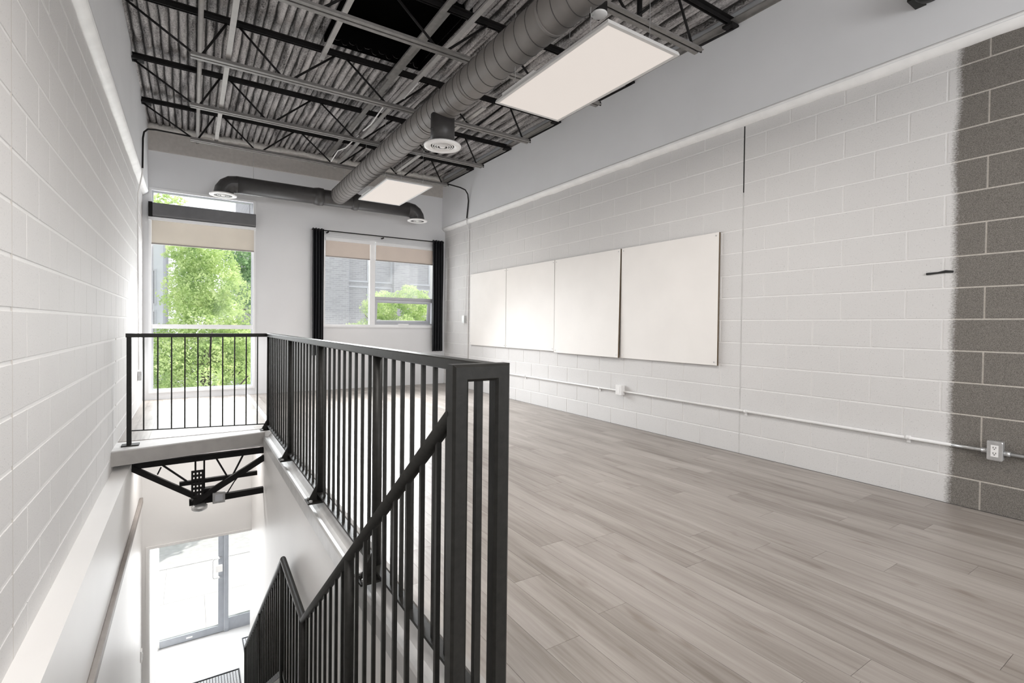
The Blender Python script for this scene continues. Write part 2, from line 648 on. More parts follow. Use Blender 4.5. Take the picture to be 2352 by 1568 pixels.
def lay_blocks(wall, x, facing, rows, in_view, far_first=False):
    seen = [r for r in rows if in_view(r)]
    rest = [r for r in rows if not in_view(r)]
    seen.sort(key=lambda r: r[0])
    rest += seen[300:]
    for yc, zc, L, Hh in seen[:300]:
        o = bpy.data.objects.new('block', block_mesh(L, Hh))
        COL.objects.link(o)
        o.parent = wall
        o.location = (x, yc, zc)
        if facing > 0:
            o.rotation_euler = (0, 0, math.pi)
    if rest:
        mb = MB()
        for yc, zc, L, Hh in rest:
            a, h = L / 2, Hh / 2
            def ring(d, ins):
                xx = x + d * (1 if facing < 0 else -1)
                pts = [(xx, yc - a + ins, zc - h + ins), (xx, yc + a - ins, zc - h + ins), (xx, yc + a - ins, zc + h - ins), (xx, yc - a + ins, zc + h - ins)]
                return pts if facing < 0 else pts[::-1]
            mb.rings([ring(0.004, 0.0), ring(0.0004, 0.0), ring(-0.0014, 0.0022)], smooth=False)
        mb.build('block_field', M['block'], wall, kind='stuff')


wall_r = structure('wall_right', MB().box(XR + 0.0015, XR + 0.25, YREAR, YB, -0.02, ZT), M['mortar'],
                   'right wall of concrete blocks, white painted beyond a ragged edge')
lay_blocks(wall_r, XR, -1, block_rows(-0.0203, 0, 15, [2.6177, 7.80], -0.62, YB, ZT), lambda r: r[0] > 0.62)
wall_l = structure('wall_left', MB().box(XL - 0.25, XL - 0.0015, YREAR, YB, -0.24, ZT), M['mortar'],
                   'left wall of white painted concrete blocks beside the stairwell')
lay_blocks(wall_l, XL, 1, block_rows(-0.0549, -1, 15, [2.635, 5.81], -0.6, YB, ZT, 0.0150, 0.0055), lambda r: r[0] > 2.15)

def control_joint(wall, x, y, z0, z1, mat):
    MB().box(x - 0.0012, x + 0.0012, y - 0.0045, y + 0.0045, z0, z1).build('control_joint', mat, wall)


control_joint(wall_r, XR, 2.6177, 2.34, 2.93, M['rod_black'])
control_joint(wall_r, XR, 2.6177, 0.0, 2.34, M['joint_grey'])
control_joint(wall_l, XL, 2.635, -0.19, 2.97, M['band'])
control_joint(wall_l, XL, 5.81, -0.15, 1.0, M['band'])

# drywall above the blocks with its white sealed underside
structure('wall_right_upper', MB().box(XR2, XR2 + 0.3, YREAR, YB, ZT + 0.015, ZC + 0.35), M['drywall'])
structure('wall_left_upper', MB().box(XL2 - 0.3, XL2, YREAR, YB, ZT + 0.015, ZC + 0.35), M['drywall'])


def bead(x_in, x_out, seed):
    """uneven strip of sealant below the drywall"""
    mb = MB()
    n = 90
    rings = []
    rnd = random.Random(seed)
    for i in range(n + 1):
        y = YREAR + (YB - YREAR) * i / n
        d = rnd.uniform(-0.006, 0.006)
        s = 1 if x_out > x_in else -1
        xa, xb = x_out, x_in
        rings.append([(xa, y, ZT - 0.028 + d), (xa - s * 0.014, y, ZT - 0.032 + d), (xb + s * 0.012, y, ZT + 0.0), (xb - s * 0.003, y, ZT + 0.022),
                      (xb - s * 0.002, y, ZT + 0.04), (xa, y, ZT + 0.04)])
    mb.rings(rings, smooth=True)
    return mb


structure('trim_1', bead(XR2, XR + 0.004, 3), M['trim_white'], 'white sealed ledge along the top of the right block wall')
structure('trim_2', bead(XL2, XL - 0.004, 4), M['trim_white'], 'white sealed ledge along the top of the left block wall')

# ------------------------------------------------------------------ back wall with its two windows
W1 = (-0.500, 0.868, 0.095, 3.055)
W2 = (1.890, 3.945, 1.085, 2.640)
wb = MB()
t0, t1 = YB, YB + 0.22
wb.box(XL - 0.25, W1[0], t0, t1, -0.3, ZC + 0.35)
wb.box(W1[0], W1[1], t0, t1, -0.3, W1[2])
wb.box(W1[0], W1[1], t0, t1, W1[3], ZC + 0.35)
wb.box(W1[1], W2[0], t0, t1, -0.3, ZC + 0.35)
wb.box(W2[0], W2[1], t0, t1, -0.3, W2[2])
wb.box(W2[0], W2[1], t0, t1, W2[3], ZC + 0.35)
wb.box(W2[1], XR + 0.25, t0, t1, -0.3, ZC + 0.35)
structure('wall_back', wb, M['drywall'], 'pale grey back wall with the two windows')
rw = MB()
rw.box(XL - 0.25, 0.7, YREAR - 0.2, YREAR, -0.3, ZC + 0.35).box(3.7, XR + 0.25, YREAR - 0.2, YREAR, -0.3, ZC + 0.35)
rw.box(0.7, 3.7, YREAR - 0.2, YREAR, -0.3, 1.2).box(0.7, 3.7, YREAR - 0.2, YREAR, 2.8, ZC + 0.35)
structure('wall_rear', rw, M['drywall'])
structure('trim_3', MB().box(XL2, XR2, YB - 0.025, YB, 3.585, 3.99), M['band'], 'taupe painted band across the top of the back wall')

foam = MB()
rnd = random.Random(11)
rings = []
for i in range(121):
    x = XL2 + (XR2 - XL2) * i / 120
    h = 0.066 + 0.034 * noise.noise((x * 6.0, 0.3, 0)) + 0.018 * noise.noise((x * 19.0, 4.3, 0))
    d = 0.035 + 0.02 * noise.noise((x * 9.0, 9.3, 0))
    rings.append([(x, YB - 0.026, ZC + 0.02), (x, YB - 0.026 - d, ZC + 0.01), (x, YB - 0.028 - d * 1.25, ZC - h * 0.45), (x, YB - 0.03 - d * 0.7, ZC - h * 0.95), (x, YB - 0.026, ZC - h)])
foam.rings(rings, smooth=True)
structure('trim_4', foam, M['foam_edge'], 'lumpy pale foam bead along the roof deck at the back wall')


def frame_rect(mb, x0, x1, z0, z1, w, y0, y1):
    mb.box(x0, x1, y0, y1, z0, z0 + w)
    mb.box(x0, x1, y0, y1, z1 - w, z1)
    mb.box(x0, x0 + w, y0, y1, z0 + w, z1 - w)
    mb.box(x1 - w, x1, y0, y1, z0 + w, z1 - w)
    return mb


# window_1: tall window
w1 = struct_empty('window_1', ((W1[0] + W1[1]) / 2, YB, W1[2]))
w1['label'] = 'tall white framed window at the end of the stairwell'
f1 = frame_rect(MB(), W1[0], W1[1], W1[2], W1[3], 0.034, YB - 0.012, YB + 0.10)
f1.build('window_frame', M['frame_white'], w1)
frame_rect(MB(), W1[0] + 0.034, W1[1] - 0.034, W1[2] + 0.034, W1[3] - 0.034, 0.02, YB + 0.03, YB + 0.08).build('glazing_bead', M['frame_grey'], w1)
MB().box(W1[0] + 0.02, W1[1] - 0.02, YB + 0.005, YB + 0.09, 1.028, 1.092).build('transom', M['frame_white'], w1)
MB().box(W1[0] + 0.02, W1[1] - 0.02, YB + 0.005, YB + 0.09, 2.60, 2.70).build('transom', M['frame_white'], w1)
for za, zb in ((W1[2] + 0.05, 1.03), (1.09, 2.60), (2.70, W1[3] - 0.05)):
    MB().box(W1[0] + 0.05, W1[1] - 0.05, YB + 0.05, YB + 0.056, za, zb).build('pane', M['glass'], w1)

# window_2: wide window
w2 = struct_empty('window_2', ((W2[0] + W2[1]) / 2, YB, W2[2]))
w2['label'] = 'wide white framed window between black curtains'
f2 = frame_rect(MB(), W2[0], W2[1], W2[2], W2[3], 0.036, YB - 0.008, YB + 0.10)
f2.build('window_frame', M['frame_white'], w2)
MB().box(W2[0], W2[1], YB - 0.03, YB + 0.02, W2[2] - 0.015, W2[2] + 0.012).build('window_sill', M['frame_white'], w2)
MB().box(2.692, 2.788, YB - 0.004, YB + 0.09, W2[2] + 0.03, W2[3] - 0.03).build('mullion', M['frame_white'], w2)
MB().box(2.788, W2[1] - 0.03, YB + 0.0, YB + 0.09, 1.575, 1.625).build('transom', M['frame_grey'], w2)
MB().box(W2[0] + 0.03, 2.70, YB + 0.05, YB + 0.056, W2[2] + 0.03, W2[3] - 0.03).build('pane', M['glass_hazy'], w2)
MB().box(2.78, W2[1] - 0.03, YB + 0.05, YB + 0.056, 1.62, W2[3] - 0.03).build('pane', M['glass_hazy'], w2)
# awning sash, pushed open at the bottom
sash = bpy.data.objects.new('sash', frame_rect(MB(), 2.80, 3.895, -0.435, 0.0, 0.055, 0.0, 0.045).mesh('sash', M['frame_grey'], (0, 0, 0)))
COL.objects.link(sash)
sash.parent = w2
sash.location = Vector((0, YB + 0.045, 1.575)) - Vector(w2.location)
sash.rotation_euler = (math.radians(9), 0, 0)
pn = MB().box(2.85, 3.845, 0.02, 0.026, -0.385, -0.05)
po = bpy.data.objects.new('pane', pn.mesh('pane', M['glass'], (0, 0, 0)))
COL.objects.link(po)
po.parent = sash
frame_rect(MB(), 2.788, W2[1] - 0.032, W2[2] + 0.034, 1.578, 0.028, YB + 0.0, YB + 0.085).build('sash_frame', M['frame_grey'], w2)
MB().box(3.22, 3.42, YB - 0.02, YB + 0.0, W2[2] + 0.035, W2[2] + 0.06).build('sash_crank', M['frame_white'], w2)

w3 = struct_empty('window_rear_added', (2.2, YREAR, 1.2))  # added unseen window, made up to go with the rear fill light
frame_rect(MB(), 0.7, 3.7, 1.2, 2.8, 0.05, YREAR - 0.1, YREAR + 0.01).build('window_frame', M['frame_white'], w3)
MB().box(0.75, 3.65, YREAR - 0.06, YREAR - 0.054, 1.25, 2.75).build('pane', M['glass'], w3)

# ------------------------------------------------------------------ floors


def plank_mesh(wd, ln, cache={}):
    key = (round(wd, 3), round(ln, 3))
    if key not in cache:
        a, h = wd / 2, ln / 2
        def ring(z, ins):
            return [(-a + ins, -h + ins, z), (a - ins, -h + ins, z), (a - ins, h - ins, z), (-a + ins, h - ins, z)]
        cache[key] = MB().rings([ring(-0.006, 0), ring(-0.0015, 0), ring(0.0, 0.0003)], smooth=False).mesh('plank', M['plank'])
    return cache[key]


flr = MB()
flr.box(0.78, XR + 0.1, YREAR, YB, -0.14, -0.0045)
flr.box(XL - 0.1, 0.78, YREAR, 1.06, -0.14, -0.0045)
n = len(flr.v)
flr.rings([[(XL - 0.1, 5.46, z), (0.66, 5.71, z), (0.78, 5.71, z), (0.78, YB, z), (XL - 0.1, YB, z)] for z in (-0.14, -0.0045)], smooth=False)
floor = structure('floor', flr, M['slab'], 'grey oak plank floor of the upper level')
PW, PL = 0.152, 1.22
ends = {0: 1.422, 6: 0.477, 7: 1.423, 8: 1.22, 10: 2.882, 13: 1.169, 1: 0.80, 3: 1.95}
pr_ = random.Random(5)
for i in range(-13, 19):
    xa, xb = 1.342 + PW * i, 1.342 + PW * (i + 1)
    e = ends.get(i, pr_.uniform(0, PL))
    zones = []
    if xb > 0.79:
        zones.append((max(xa, 0.785), min(xb, XR - 0.008), -0.9, YB - 0.008))
    elif xb > XL:
        zones.append((max(xa, XL + 0.008), xb, -0.9, 1.05))
        zones.append((max(xa, XL + 0.008), xb, 5.86, YB - 0.008))
    for x0, x1, ya, yb in zones:
        if x1 - x0 < 0.03:
            continue
        k = math.floor((ya - e) / PL)
        y = e + k * PL
        while y < yb:
            p, q = max(y, ya), min(y + PL, yb)
            if q - p > 0.02:
                o = bpy.data.objects.new('plank', plank_mesh(x1 - x0 - 0.0006, q - p - 0.0009))
                COL.objects.link(o)
                o.parent = floor
                o.location = ((x0 + x1) / 2, (p + q) / 2, 0.0)
            y += PL

structure('trim_13', MB().box(XR - 0.010, XR + 0.001, YREAR, YB, -0.004, 0.0015), M['duct_dark'], 'dark gap between plank floor and right block wall')

# fascia of the slab towards the stairwell and the steel channel under the long guardrail
sf = MB()
sf.rings([[(XL, 5.452, z), (0.655, 5.702, z), (0.655, 5.72, z), (XL, 5.47, z)] for z in (-0.132, -0.012)], smooth=False)
structure('trim_5', sf, M['slab_face'], 'grey front face of the upper floor slab above the stairs')
prof = [(0.640, -0.145), (0.640, -0.062), (0.648, -0.052), (0.668, -0.058), (0.690, -0.052), (0.712, -0.030), (0.735, -0.012), (0.785, -0.008), (0.785, -0.145)]
structure('trim_6', MB().rings([[(x, y, z) for x, z in prof] for y in (1.06, 5.72)], smooth=False), M['channel'], 'white painted steel channel along the stairwell edge')
structure('trim_7', MB().box(0.762, 0.784, 1.06, 5.72, -0.008, 0.004), M['slab_face'], 'thin edging between plank floor and stairwell channel')

# ------------------------------------------------------------------ stairwell and ground floor
lw = MB()
lw.box(XL - 0.2, -0.452, 0.9, YH, ZL, -0.19)
structure('wall_lower_left', lw, M['drywall_warm'], 'smooth pale wall of the stairwell, thicker than the blocks above')
structure('wall_lower_right', MB().box(0.652, 0.78, 1.06, YH + 0.15, ZL, -0.145), M['drywall_warm'], 'pale stairwell wall under the long guardrail')
hw = MB()
hw.box(-0.7, -0.395, YH, YH + 0.14, ZL, -0.16)
hw.box(-0.395, 1.0, YH, YH + 0.14, -1.475, -0.16)
structure('wall_lower_partition', hw, M['drywall_warm'], 'pale partition above the ground floor entrance opening')
structure('trim_8', frame_rect(MB(), -0.415, 1.02, -4.2, -1.44, 0.028, YH - 0.012, YH + 0.002), M['drywall_warm'])
structure('wall_lower_vestibule', MB().box(-0.7, -0.388, YH + 0.14, YB + 0.2, ZL, -0.16), M['drywall_warm'])
structure('wall_lower_side', MB().box(0.90, 1.1, YH + 0.14, YB + 0.2, ZL, -0.16), M['drywall_warm'])
structure('wall_lower_near', MB().box(XL - 0.2, 0.78, 0.86, 1.06, ZL, -0.14), M['drywall_warm'])
structure('ceiling_lower', MB().box(-0.7, 1.1, 5.75, YB + 0.2, -0.165, -0.142), M['drywall_warm'])
structure('floor_lower', MB().box(-0.7, 1.1, 0.9, YB + 0.05, ZL - 0.12, ZL), M['tile'], 'pale tiled floor inside the entrance')
structure('trim_9', MB().bar((-0.436, 1.3, -0.80), (-0.436, 6.62, -0.80), 0.032, 0.062, ch=0.006), M['rail_wood'], 'beige rail running along the lower left stairwell wall')

st = MB()
y, z = 1.06, 0.0
for k in range(8):
    z -= 0.1975
    y2 = y + 0.258 if k < 7 else y + 0.85
    st.box(-0.45, 0.65, y, y2, z - 0.05, z)
    st.box(-0.45, 0.65, y - 0.02, y, z - 0.05, z + 0.1975)
    y = y2
for k in range(11):
    z -= 0.1918
    y2 = y + 0.245
    if k < 10:
        st.box(-0.45, 0.65, y, y2, z - 0.05, z)
    st.box(-0.45, 0.65, y - 0.02, y, z - 0.05 if k < 10 else z, z + 0.1918)
    y = y2
structure('staircase', st, M['stair'], 'pale straight staircase with a landing, descending to the entrance')

# entrance: aluminium door, sidelight
d1 = struct_empty('door_1', (0.2, YB, ZL))
d1['label'] = 'glazed aluminium entrance door with sidelight at the foot of the stairs'
YD = YB + 0.02
MB().box(-0.388, -0.376, YD, YD + 0.05, ZL, -1.3).build('stile', M['frame_white'], d1)
MB().box(0.375, 0.452, YD, YD + 0.05, ZL + 0.012, -1.3).build('stile', M['alu'], d1)
MB().box(-0.370, 0.375, YD, YD + 0.05, ZL + 0.012, ZL + 0.115).build('bottom_rail', M['alu'], d1)
MB().box(0.456, 0.512, YD - 0.02, YD + 0.08, ZL, -1.3).build('mullion', M['alu'], d1)
MB().box(0.512, 0.90, YD, YD + 0.06, ZL, ZL + 0.20).build('sidelight_rail', M['alu'], d1)
MB().box(-0.388, 0.90, YD, YD + 0.06, -1.42, -1.3).build('head', M['alu'], d1)
MB().box(0.868, 0.90, YD, YD + 0.06, ZL + 0.2, -1.42).build('stile', M['alu'], d1)
MB().box(-0.370, 0.375, YD + 0.02, YD + 0.026, ZL + 0.115, -1.42).build('pane', M['glass'], d1)
MB().box(0.512, 0.868, YD + 0.02, YD + 0.026, ZL + 0.20, -1.42).build('pane', M['glass'], d1)
MB().tube([(0.385, YD, -2.50), (0.385, YD - 0.06, -2.50), (0.315, YD - 0.06, -2.50), (0.300, YD - 0.06, -2.52), (0.300, YD - 0.06, -2.78), (0.315, YD - 0.06, -2.80), (0.385, YD - 0.06, -2.80), (0.385, YD, -2.80)], 0.011, 8).build('door_handle', M['galv'], d1)
MB().box(0.335, 0.43, YD - 0.045, YD, -2.72, -2.62).build('lock_box', M['white_enamel'], d1)
MB().box(-0.04, 0.04, YD - 0.006, YD, ZL + 0.05, ZL + 0.07).build('door_sticker', M['white_enamel'], d1)
for zz in (-2.52, -2.84):
    MB().box(0.40, 0.415, YD - 0.006, YD, zz, zz + 0.015).build('bolt', M['galv'], d1)
MB().box(-0.452, -0.438, 6.72, 6.80, -2.62, -2.50).build('light_switch', M['white_enamel'])
sw = bpy.data.objects['light_switch']
sw['label'], sw['category'] = 'small white light switch on the stairwell wall by the entrance', 'switch'
MB().box(-0.436, -0.430, 6.75, 6.77, -2.58, -2.54).build('toggle', M['white_enamel'], sw)


def grid_mat(x0, x1, y0, y1, label):
    t = thing('door_mat', label, 'mat', ((x0 + x1) / 2, (y0 + y1) / 2, ZL))
    MB().box(x0, x1, y0, y1, ZL, ZL + 0.006).build('backing', M['slot'], t)
    frame_rect2 = MB()
    w = 0.012
    frame_rect2.box(x0, x1, y0, y0 + w, ZL + 0.006, ZL + 0.014).box(x0, x1, y1 - w, y1, ZL + 0.006, ZL + 0.014)
    frame_rect2.box(x0, x0 + w, y0 + w, y1 - w, ZL + 0.006, ZL + 0.014).box(x1 - w, x1, y0 + w, y1 - w, ZL + 0.006, ZL + 0.014)
    frame_rect2.build('border', M['mat'], t)
    g = MB()
    x = x0 + w
    nx = int((x1 - x0 - 2 * w) / 0.034)
    ny = int((y1 - y0 - 2 * w) / 0.024)
    for i in range(nx):
        for j in range(ny):
            xx, yy = x0 + w + 0.034 * i, y0 + w + 0.024 * j
            g.box(xx + 0.003, xx + 0.030, yy + 0.003, yy + 0.019, ZL + 0.006, ZL + 0.012)
    g.build('rubber_ribs', M['frame_grey'], t, kind='stuff')
    return t


grid_mat(-0.02, 0.585, 7.06, 7.775, 'grey ribbed door mat lying in the middle before the entrance')
grid_mat(0.672, 0.88, 7.5, 8.50, 'dark strip of door mat beside the stair railing, in front of the sidelight')

# ------------------------------------------------------------------ roof deck with sprayed foam
HX0, HX1, HY0, HY1 = 1.13, 2.10, 3.99, 5.17
ce = MB()
xs = []
PITCH_D = 0.152
x = XL2
step = PITCH_D / 16
while x < XR2 + 1e-6:
    xs.append(x)
    x += step
ys = [YREAR + (YB - YREAR) * j / 190 for j in range(191)]
idx = {}
for j, y in enumerate(ys):
    for i, x in enumerate(xs):
        t = ((x - XL2 + 0.05) / PITCH_D) % 1.0
        t2 = (t * 2) % 1.0
        bul = (1 - abs(2 * t2 - 1) ** 4.0) * (1.0 if t < 0.5 else 0.55)
        nz = 0.010 * noise.noise((x * 9, y * 2.2, 0.0)) + 0.006 * noise.noise((x * 26, y * 9, 3.0))
        amp = 0.066 + 0.016 * noise.noise((x * 1.1, y * 0.6, 7.0))
        ce.v.append((x + 0.006 * noise.noise((x * 3, y * 1.2, 5.0)), y, ZC - amp * bul + 0.048 + nz))
        idx[i, j] = len(ce.v) - 1
for j in range(len(ys) - 1):
    yc = (ys[j] + ys[j + 1]) / 2
    for i in range(len(xs) - 1):
        xc = (xs[i] + xs[i + 1]) / 2
        if HX0 < xc < HX1 and HY0 < yc < HY1:
            continue
        ce.f.append((idx[i, j], idx[i, j + 1], idx[i + 1, j + 1], idx[i + 1, j]))
        ce.s.append(True)
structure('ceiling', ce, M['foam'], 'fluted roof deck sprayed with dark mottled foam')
structure('ceiling_roof', MB().box(XL - 0.3, XR + 0.3, YREAR - 0.2, YB + 0.25, ZC + 0.34, ZC + 0.5), M['slab_face'])
hatch = thing('roof_hatch', 'black recessed opening in the roof deck above the joists', 'hatch', ((HX0 + HX1) / 2, (HY0 + HY1) / 2, ZC))
hb = MB()
hb.box(HX0 - 0.02, HX1 + 0.02, HY0 - 0.02, HY0, ZC - 0.03, ZC + 0.33).box(HX0 - 0.02, HX1 + 0.02, HY1, HY1 + 0.02, ZC - 0.03, ZC + 0.33)
hb.box(HX0 - 0.02, HX0, HY0, HY1, ZC - 0.03, ZC + 0.33).box(HX1, HX1 + 0.02, HY0, HY1, ZC - 0.03, ZC + 0.33)
hb.build('curb', M['black'], hatch)
MB().box(HX0, HX1, HY0, HY1, ZC + 0.31, ZC + 0.33).build('lid', M['black'], hatch)
# overhanging eave outside, over the windows
structure('trim_10', MB().box(XL - 0.5, XR + 0.5, YB + 0.22, YB + 1.165, 4.0, 4.2), M['render_pale'])

# ------------------------------------------------------------------ open web joists
ZBC, ZTC = 3.455, 3.865


def make_joist(label):
    t = thing('roof_joist', label, 'joist', (0, 0, ZBC), 'steel joists under the roof deck')
    tc = MB()
    for s in (-1, 1):
        tc.box(XL2 + 0.005, XR2 - 0.005, min(s * 0.012, s * 0.05), max(s * 0.012, s * 0.05), ZTC - 0.005, ZTC + 0.0)
        tc.box(XL2 + 0.005, XR2 - 0.005, min(s * 0.012, s * 0.017), max(s * 0.012, s * 0.017), ZTC - 0.04, ZTC - 0.005)
    tc.build('top_chord', M['rod_black'], t)
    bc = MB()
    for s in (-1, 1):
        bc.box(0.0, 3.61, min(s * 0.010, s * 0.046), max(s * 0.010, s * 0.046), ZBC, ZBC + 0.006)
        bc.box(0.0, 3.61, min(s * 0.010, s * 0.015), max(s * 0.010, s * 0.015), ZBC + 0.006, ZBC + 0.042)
    bc.build('bottom_chord', M['grey_steel'], t)  # chord colour lightened against the black webs to imitate floor bounce
    MB().box(0.02, 3.58, -0.0095, 0.0095, ZBC + 0.010, ZBC + 0.030).build('filler_bar', M['rod_black'], t)
    zb, zt = ZBC + 0.02, ZTC - 0.02
    nodes = [(XL2 + 0.01, zt - 0.035), (0.04, zb), (0.32, zt), (0.78, zb), (1.28, zt), (1.80, zb), (2.30, zt), (2.80, zb), (3.28, zt), (3.56, zb), (XR2 - 0.01, zt - 0.035)]
    for i in range(len(nodes) - 1):
        (xa, za), (xb, zb_) = nodes[i], nodes[i + 1]
        d = 0.045 if 0 < i < len(nodes) - 2 else 0.0
        s = 1 if za > zb_ else -1
        MB().tube([(xa + d * 0.8, 0, za), (xb - d * 0.8, 0, zb_)], 0.0105, 8).build('web_rod', M['rod_black'], t)
    for xs_, sg in ((XL2, 1), (XR2, -1)):
        MB().box(min(xs_, xs_ + sg * 0.10), max(xs_, xs_ + sg * 0.10), -0.05, 0.05, ZTC - 0.06, ZTC - 0.04).build('seat', M['rod_black'], t)
    MB().box(3.56, 3.64, -0.004, 0.004, ZBC + 0.005, ZBC + 0.05).build('end_plate', M['rod_black'], t)
    return t


jl = ['dark steel roof joist nearest the viewer, over the large light panel',
      'dark steel roof joist crossing under the black roof hatch, near edge',
      'dark steel roof joist at the far edge of the roof hatch',
      'dark steel roof joist between the round ceiling vent and the small light panel',
      'dark steel roof joist nearest the back wall']
jp = make_joist(jl[0])
jys = (2.70, 3.93, 5.22, 6.42, 7.61)
for i, y in enumerate(jys):
    o = jp if i == 0 else copy_tree(jp)
    o.location = (0, y, ZBC)
    o['label'] = jl[i]

# angle along the right wall that carries the deck
structure('trim_11', MB().box(XR2 - 0.075, XR2, 0.2, YB - 0.03, ZTC - 0.012, ZTC).box(XR2 - 0.008, XR2, 0.2, YB - 0.03, ZTC - 0.03, ZTC - 0.012), M['grey_steel'],
          'grey steel angle between roof deck and right wall')


def bar_thing(name, label, cat, pts, w, h, mat, group=None):
    t = MB()
    for a, b_ in zip(pts[:-1], pts[1:]):
        t.bar(a, b_, w, h)
    o = t.build(name, mat)
    o['label'], o['category'] = label, cat
    if group:
        o['group'] = group
    return o


bg_ = 'pale strips running lengthwise through the joists'
bar_thing('bridging_strip', 'pale flat strip along the joist bottoms, right of the round pipe', 'strip', [(0.285, 1.0, 3.512), (0.285, 7.66, 3.512)], 0.042, 0.02, M['pipe'], bg_)
bar_thing('bridging_strip', 'pale flat strip along the left edge of the roof hatch', 'strip', [(1.10, 2.6, ZTC - 0.085), (1.10, 5.26, ZTC - 0.085)], 0.045, 0.02, M['pipe'], bg_)
bar_thing('bridging_strip', 'pale flat strip crossing the middle of the black roof hatch', 'strip', [(1.79, 2.6, ZTC - 0.085), (1.79, 5.26, ZTC - 0.085)], 0.05, 0.02, M['grey_steel'], bg_)
bar_thing('bridging_strip', 'pale flat strip running beside the big round duct', 'strip', [(2.01, 1.8, 3.72), (2.01, 8.6, 3.72)], 0.045, 0.02, M['pipe'], bg_)
bar_thing('bridging_strip', 'grey ribbed strip between roof hatch and big duct', 'strip', [(1.86, 3.95, 3.84), (1.86, 8.4, 3.84)], 0.06, 0.03, M['grey_steel'], bg_)
bar_thing('bridging_strip', 'pale flat strip right of the big duct, near the right wall', 'strip', [(2.72, 4.8, 3.53), (2.72, 7.62, 3.53)], 0.05, 0.02, M['pipe'], bg_)

pp = thing('ceiling_pipe', 'grey round pipe running along the ceiling near the left wall', 'pipe', (0.085, 5.0, 3.79))
MB().tube([(0.06, 0.8, 3.79), (0.085, 8.0, 3.79), (0.088, 8.76, 3.79)], 0.021, 16).build('pipe', M['pipe'], pp)
for y in (2.2, 4.7, 5.97, 7.2):
    MB().tube([(0.06 + 0.003 * y, y - 0.035, 3.79), (0.06 + 0.003 * y, y + 0.035, 3.79)], 0.027, 16).build('coupling', M['grey_steel'], pp)

# ------------------------------------------------------------------ ducts
DX, DZ, DR = 1.985, 3.165, 0.134
du = thing('spiral_duct', 'long taupe spiral duct with raised seams running down the ceiling', 'duct', (DX, 4.0, DZ))
MB().tube([(DX, -0.6, DZ), (DX, 2.0, DZ), (DX, 5.0, DZ), (DX, 8.14, DZ)], DR, 48).build('duct_pipe', M['duct'], du)


def helix(y0, y1, pitch, r, rr=0.0035):
    pts = []
    n = int((y1 - y0) / pitch * 32)
    for i in range(n + 1):
        a = 2 * math.pi * i / 32
        y = y0 + (y1 - y0) * i / n
        pts.append((DX + r * math.cos(a), y, DZ + r * math.sin(a)))
    return MB().tube(pts, rr, 5)


helix(-0.3, 8.13, 0.135, DR).build('seam', M['duct_seam'], du)
for y in (2.62, 3.75, 4.02, 4.62, 6.3):
    MB().tube([(DX, y - 0.012, DZ), (DX, y + 0.012, DZ)], DR + 0.004, 48).build('joint_ring', M['duct'], du)


def diffuser(cx, cy, z, r, label):
    """round white vent: dished flange, dark core and concentric rings"""
    t = thing('round_vent', label, 'vent', (cx, cy, z), 'round white vents on the ducts')
    MB().lathe((cx, cy, z), [(r * 0.62, 0.012), (r * 0.70, 0.0), (r * 0.86, -0.004), (r * 0.98, 0.004), (r, 0.014), (r * 0.97, 0.022), (r * 0.62, 0.03)], 48, True, False).build('flange', M['white_enamel'], t)
    MB().lathe((cx, cy, z), [(r * 0.63, 0.030), (r * 0.63, 0.034)], 32, False).build('throat', M['slot'], t)
    for q, dz in ((0.54, 0.006), (0.42, 0.002), (0.30, -0.002)):
        mb = MB()
        rr = [[Vector((cx + a * r * math.cos(2 * math.pi * k / 32), cy + a * r * math.sin(2 * math.pi * k / 32), z + zz)) for k in range(32)]
              for a, zz in ((q + 0.045, dz + 0.018), (q, dz), (q - 0.035, dz + 0.002), (q + 0.01, dz + 0.02))]
        mb.rings(rr, closed=True)
        mb.build('vent_ring', M['white_enamel'], t)
    MB().lathe((cx, cy, z), [(0.004, -0.004), (r * 0.14, 0.0), (r * 0.2, 0.014), (r * 0.1, 0.02)], 24).build('vent_core', M['white_enamel'], t)
    return t


tk = thing('duct_drop', 'short dark drop pipe under the big duct holding the round vent', 'duct', (DX, 4.29, 2.86))
MB().tube([(DX, 4.29, DZ - 0.08), (DX, 4.29, 2.815)], 0.112, 32).build('drop_pipe', M['duct_dark'], tk)
MB().bar((DX - 0.13, 4.27, 2.93), (DX - 0.10, 4.27, 2.93), 0.014).build('clamp', M['duct_dark'], tk)
diffuser(DX, 4.29, 2.79, 0.175, 'round white ringed vent under the big duct, nearest the viewer')

TY, TZ, TR = 8.24, 3.125, 0.122
td = thing('branch_duct', 'dark branch duct across the back wall with an elbow at each end', 'duct', (DX, TY, TZ))
MB().tube([(0.555, TY, TZ), (3.185, TY, TZ)], TR, 40).build('duct_pipe', M['duct_dark'], td)
for xa, xb in ((1.62, 1.76), (2.20, 2.30)):
    MB().tube([(xa, TY, TZ), ((xa + xb) / 2, TY, TZ), (xb, TY, TZ)], [TR + 0.002, TR + 0.016, TR + 0.012], 40).build('collar', M['duct_dark'], td)


